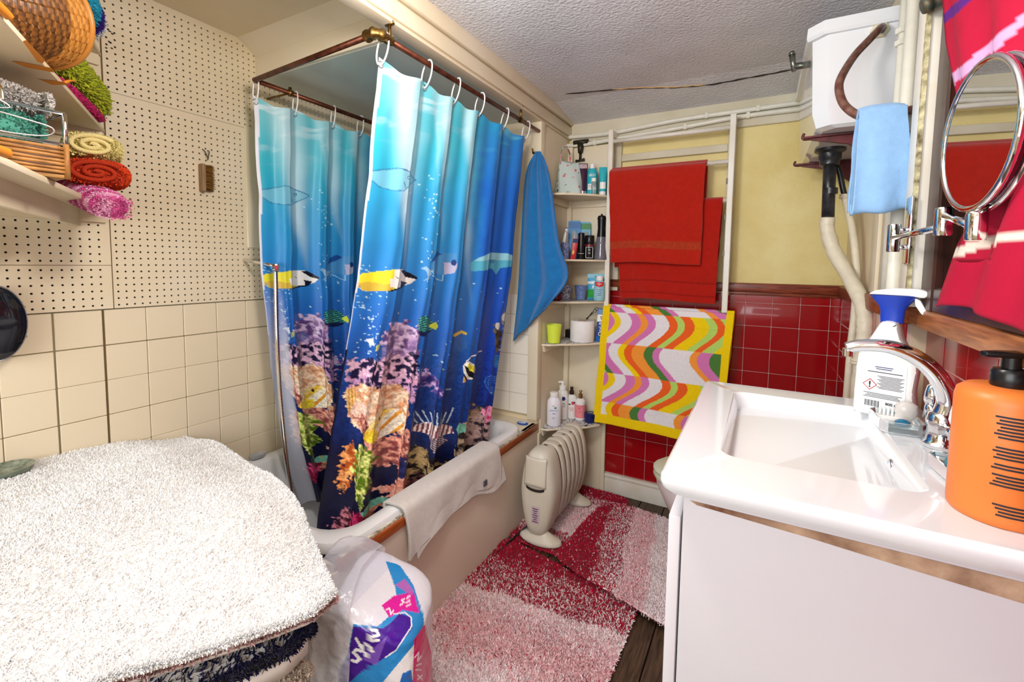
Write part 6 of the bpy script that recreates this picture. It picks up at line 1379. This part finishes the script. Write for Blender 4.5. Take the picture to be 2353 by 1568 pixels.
def fluffy(name, label, A, B, w, h, col, n, tuft=.012, group=None, tw=.005, seed=1, cat='towel', colf=None, taper=.9):
    """soft roll from A to B with flattened oval section (w across, h high), covered in loops"""
    A, B = np.array(A, float), np.array(B, float); d = B-A; L = np.linalg.norm(d); d /= L; s = np.cross(d, (0, 0, 1.)); s /= np.linalg.norm(s); u = np.cross(s, d)
    t = thing(name, label, cat, tuple((A+B)/2-u*h/2), group)
    nL, nA = 30, 32; V = []
    prof = lambda q: (1-abs(2*q-1)**7*.55)
    for j in range(nL):
        q = j/(nL-1)
        for i in range(nA):
            a = 2*PI*i/nA; k = prof(q); nz = 1+.06*math.sin(3*a+5*q+seed)
            V.append(A+d*L*q+s*w/2*sq(math.cos(a), .8)*k*nz+u*h/2*sq(math.sin(a), .8)*k*nz)
    F = [[j*nA+i, j*nA+(i+1) % nA, (j+1)*nA+(i+1) % nA, (j+1)*nA+i] for j in range(nL-1) for i in range(nA)]+[list(range(nA))[::-1], [(nL-1)*nA+i for i in range(nA)]]
    V = np.array(V); base = mat('towel_'+col, '#'+col, .95, bump=.4, bscale=300)
    cc = None
    if colf is not None: cc = colf(V, A, d, L, s, u, w, h)
    mk('towel_roll', V, F, base if cc is None else terry, t, True, cols=cc)
    if n:
        q = npr.rand(n); a = npr.rand(n)*2*PI; k = 1-np.abs(2*q-1)**7*.55; off = np.outer(sq(np.cos(a), .8)*w/2*k, s)+np.outer(sq(np.sin(a), .8)*h/2*k, u)
        e = npr.rand(n) < .2; rr = np.sqrt(npr.rand(n)); off[e] *= rr[e][:, None]; q = np.where(e, np.where(npr.rand(n) < .5, 0, 1), q)
        P = A+np.outer(q*L, d)+off; N = np.outer(np.cos(a)/w, s)+np.outer(np.sin(a)/h, u); N /= np.linalg.norm(N, axis=1)[:, None]; N[e] = np.where(q[e] > .5, 1, -1)[:, None]*d
        c0_ = LIN(col) if cc is None else None
        cols = np.clip((c0_ if cc is None else colf(P, A, d, L, s, u, w, h))*(1+.15*npr.normal(size=n))[:, None], 0, 1)
        pile('pile', P, N, tuft, tw, cols, pilem, t, .5)
    return t
zB = SB+.0125
pA, pB = onZ(150, 170, SB+.03), onZ(238, 272, SB+.03)
A, B = np.array((-1.36, dg(-1.36)-.012, zB+.013)), np.array((-1.69, dg(-1.69)-.020, zB+.013))
fluffy('folded_towel', 'magenta towel folded flat along the edge of the middle shelf', A+np.array((-.03, -.03, 0)), B+np.array((.01, -.012, 0)), .075, .026, 'c2256a', 5000, .006, tw=.004)
fluffy('folded_towel', 'lime green shaggy towel on top of the magenta towel', A+np.array((-.04, -.015, .062)), B+np.array((.012, -.005, .042)), .085, .072, 'a9b32a', 9000, .013, seed=2)
q1 = np.array((-1.50, .47, SA+.051)); q2 = np.array((-1.66, .555, SA+.051))
def tri_col(V, A, d, L, s, u, w, h):
    q = ((V-A)@d)/L; c = np.ones((len(V), 3))*LIN('#d9dade'); c[q < .72] = LIN('#3a1f8c'); c[q < .45] = LIN('#27a6c8'); return c
fluffy('folded_towel', 'white, purple and turquoise fluffy towel on the highest shelf', q1, q2, .10, .075, 'd9dade', 6000, .012, seed=3, colf=tri_col)
# rolled towels stacked at the end of the lowest shelf
def spiral_end(t, c, e1, e2, n_, w, h, col, m):
    a = np.linspace(.6, 2*PI*2.4, 70); r = a/a[-1]; P = c+np.outer(np.cos(a)*r*w*.42, e1)+np.outer(np.sin(a)*r*h*.40, e2)+n_*.004
    tube('rolled_edge', P, .0055, m, t, seg=7)
def roll(name, label, E, w, h, ln, col, tilt, n, dirn, seed, dark):
    dirn = np.array(dirn, float); dirn /= np.linalg.norm(dirn); E = np.array(E); Bk = E-dirn*ln
    t = fluffy(name, label, Bk, E, w, h, col, n, .005, 'rolled towels on the lowest wall shelf', .004, seed)
    s = np.cross(dirn, (0, 0, 1.)); s /= np.linalg.norm(s); u = np.cross(s, dirn)
    spiral_end(t, E, s, u, dirn, w, h, col, mat('towel_groove_'+dark, '#'+dark, .95, bump=.4, bscale=300)); return t
zC = SC+.0135
Ep = onX(214, 352, -1.475); Eo = onX(222, 396, -1.455)
roll('rolled_towel', 'pale yellow rolled towel on top of the orange roll', (Ep[0], Ep[1], Eo[2]+.068), .112, .062, .20, 'e8dc92', 0, 7000, (.85, -.30, -.04), 1, 'f0e09a')
roll('rolled_towel', 'bright orange rolled towel under the yellow one', Eo, .128, .066, .22, 'dc4610', 0, 8000, (.85, -.30, -.06), 2, 'b3300c')
def pinkstripe(V, A, d, L, s, u, w, h):
    q = ((V-A)@d)/L; c = np.ones((len(V), 3))*LIN('#d9549e'); c[(np.sin(q*44+((V-A)@s)/w*3) > .2) & (q > .3)] = LIN('#f4b8d8'); return c
Ek = onX(262, 478, -1.40); Es = np.array((-1.60, .50, zC+.033))
fluffy('rolled_towel', 'pink striped towel drooping over the front of the lowest shelf', Es, Ek, .085, .062, 'd9549e', 7000, .003, 'rolled towels on the lowest wall shelf', .004, 4, colf=pinkstripe)

# wicker and wire basket
wb = thing('wicker_basket', 'rectangular basket with chrome wire rim and wicker sides on the lowest shelf', 'basket', (-1.36, .18, SC+.0125))
wx0, wx1, wy0, wy1, wz0 = -1.46, -1.205, -.10, .372, SC+.0128
wick = mat('honey_wicker', '#c08a4c', .5, var=.3, vscale=40, col2='#8e5d28')
wirem = chrome
box('base_board', (wx0, wy0, wz0), (wx1, wy1, wz0+.008), wood('basket_base', '#b98a4c', '#94682f', 'Y', 12, .5), wb, bev=.002)
per = [(wx1, wy0), (wx1, wy1), (wx0, wy1), (wx0, wy0)]
for k in range(7):
    z = wz0+.012+.0075*k; P = []
    for (xa, ya), (xb, yb) in zip(per, per[1:]+per[:1]):
        for q in np.linspace(0, 1, 30, endpoint=False): P.append((xa+(xb-xa)*q, ya+(yb-ya)*q, z))
    P = np.array(P); sgn = 1 if k % 2 else -1; ctr = np.array(((wx0+wx1)/2, (wy0+wy1)/2, 0)); nrm_ = P-ctr; nrm_[:, 2] = 0
    w_ = sgn*.0028*np.sin(np.arange(len(P))*2*PI/10); P[:, 0] += np.where(np.abs(P[:, 0]-wx1) < 1e-6, w_, np.where(np.abs(P[:, 0]-wx0) < 1e-6, w_, 0)); P[:, 1] += np.where((P[:, 1] == wy1) | (P[:, 1] == wy0), w_, 0)
    tube('wicker_strand', P, .0036, wick, wb, seg=6, closed=True)
ztop = wz0+.125
tube('wire_rim', [(x, y, ztop) for x, y in per], .0034, wirem, wb, seg=8, closed=True); tube('wire_band', [(x, y, wz0+.066) for x, y in per], .003, wirem, wb, seg=8, closed=True)
for (x, y) in per: tube('corner_post', [(x, y, wz0+.06), (x, y, ztop)], .0042, wirem, wb, seg=8)
for (x, y) in per: tube('wicker_post', [(x, y, wz0), (x, y, wz0+.066)], .005, wick, wb, seg=8)
for yy in (.10, .28): tube('stake', [(wx1+.003, yy, wz0+.005), (wx1+.003, yy, wz0+.064)], .0022, mat('dull_wire', '#b9b5ae', .35, .8), wb, seg=6)
lp = resample([(0, .05, .012), (0, .02, .03), (0, .0, .075), (0, .05, .095), (0, .10, .07), (0, .12, .09), (0, .16, .105), (0, .18, .085), (0, .15, .07), (0, .19, .06), (0, .235, .045), (0, .225, .015), (0, .17, .004), (0, .13, .018), (0, .09, .004), (0, .05, .012)], 90)
tube('wire_scroll', lp*np.array((1, 1, .55))+np.array((wx1+.003, .118, wz0+.068)), .0016, wirem, wb, seg=6)
hl = resample([(wx1, .29, ztop), (wx1-.01, .285, ztop+.03), (wx1-.03, .24, ztop+.07), (wx1-.06, .16, ztop+.088), (wx1-.06, .02, ztop+.085)], 60); tube('handle', hl, .0048, wirem, wb, seg=8)
box('lining', (wx0+.006, wy0+.006, wz0+.010), (wx1-.006, wy1-.006, wz0+.062), mat('white_lining', '#eef0f2', .8), wb, bev=.004)
fluffy('folded_towel', 'teal towel folded in the wire basket', (-1.265, -.02, wz0+.094), (-1.265, .345, wz0+.092), .11, .062, '4f9d8c', 7000, .006, tw=.004, seed=5)
fluffy('folded_towel', 'grey shaggy towel lying over the teal towel in the wire basket', (-1.31, -.08, wz0+.160), (-1.31, .362, wz0+.150), .15, .05, 'c4c1bd', 26000, .008, seed=6, tw=.003)

# ------------------------------------------------------------------ brushes on the left wall
nb2 = thing('nail_brush', 'wooden nail brush with amber bristles hooked on the pegboard', 'brush', (XL+.012, .9, 1.45))
b0, b1 = onX(459, 376, XL+.012), onX(491, 443, XL+.012)
y0_, y1_, z1_, z0_ = b0[1], b1[1], b0[2], b1[2]
box('wooden_back', (XL+.001, y0_, z0_), (XL+.026, y0_+.012, z1_), wood('grey_beech', '#a98c68', '#86694a', 'Z', 12, .6), nb2, bev=.002)
n = 900; P = np.c_[XL+.002+.022*npr.rand(n), np.full(n, y0_+.012), z0_+.004+(z1_-z0_-.006)*npr.rand(n)]
pile('bristles', P, np.tile((0., 1., 0), (n, 1)), .026, .0016, np.ones((n, 3))*LIN('#b07c2c')*(1+.2*npr.normal(size=n))[:, None].clip(-.5, .5), pilem, nb2, .08)
hk0 = onX(472, 348, XL)
tube('hook', resample([hk0+np.array((.0, .006, .004)), hk0+np.array((.012, .006, 0)), hk0+np.array((.014, .003, -.016)), hk0+np.array((.010, .002, -.03))], 14), .0014, dkb, nb2, seg=6); tube('hook', resample([hk0+np.array((0, -.01, .006)), hk0+np.array((.01, -.006, -.004)), hk0+np.array((.012, .0, -.022))], 12), .0014, dkb, nb2, seg=6)
hb = thing('paddle_brush', 'black oval body brush with pale bristles hanging on the wall', 'brush', (-1.68, .36, .97))
hc = onX(-14, 744, -1.665); blk2 = mat('black_lacquer', '#15161c', .08, coat=.5)
rings = []
for dx, sc in ((-.006, .9), (-.004, 1.), (.0, 1.02), (.006, .97), (.009, .85), (.011, .5), (.0115, .1)):
    rings.append([(hc[0]+dx, hc[1]+.058*sc*math.cos(a), hc[2]+.095*sc*math.sin(a)) for a in np.arange(40)/40*2*PI])
loft('brush_back', rings, blk2, hb, cap0=True)
tube('rim_band', [(hc[0]+.003, hc[1]+.0575*math.cos(a), hc[2]+.0945*math.sin(a)) for a in np.arange(48)/48*2*PI], .0016, mat('grey_band', '#9a9da6', .2, .6), hb, seg=6, closed=True)
tube('handle', resample([(hc[0], hc[1], hc[2]+.09), (hc[0]+.002, hc[1]-.01, hc[2]+.16), (hc[0]-.004, hc[1]-.02, hc[2]+.24)], 14), [.012]*10+[.013, .014, .013, .009], blk2, hb)
n = 0
for i in range(-4, 5):
    for j in range(-7, 8):
        a, b = i/4.5, j/7.6
        if a*a+b*b > 1: continue
        p0 = np.array((hc[0]-.006, hc[1]+.052*a, hc[2]+.088*b)); tgt = p0+np.array((-.046, .016*a+.006, .012*b-.006))
        if n == 0: pass
        n += 1
        V, F = tube_mesh([p0, tgt], [.003, .0042], 6)
        if n == 1: VV, FF = [V], F
        else: FF = FF+[[q+len(VV)*12 for q in f] for f in F]; VV.append(V)
o = mk('bristles', np.vstack(VV), FF, mat('pale_bristle', '#dcc99a', .7), hb, True); o['kind'] = 'stuff'
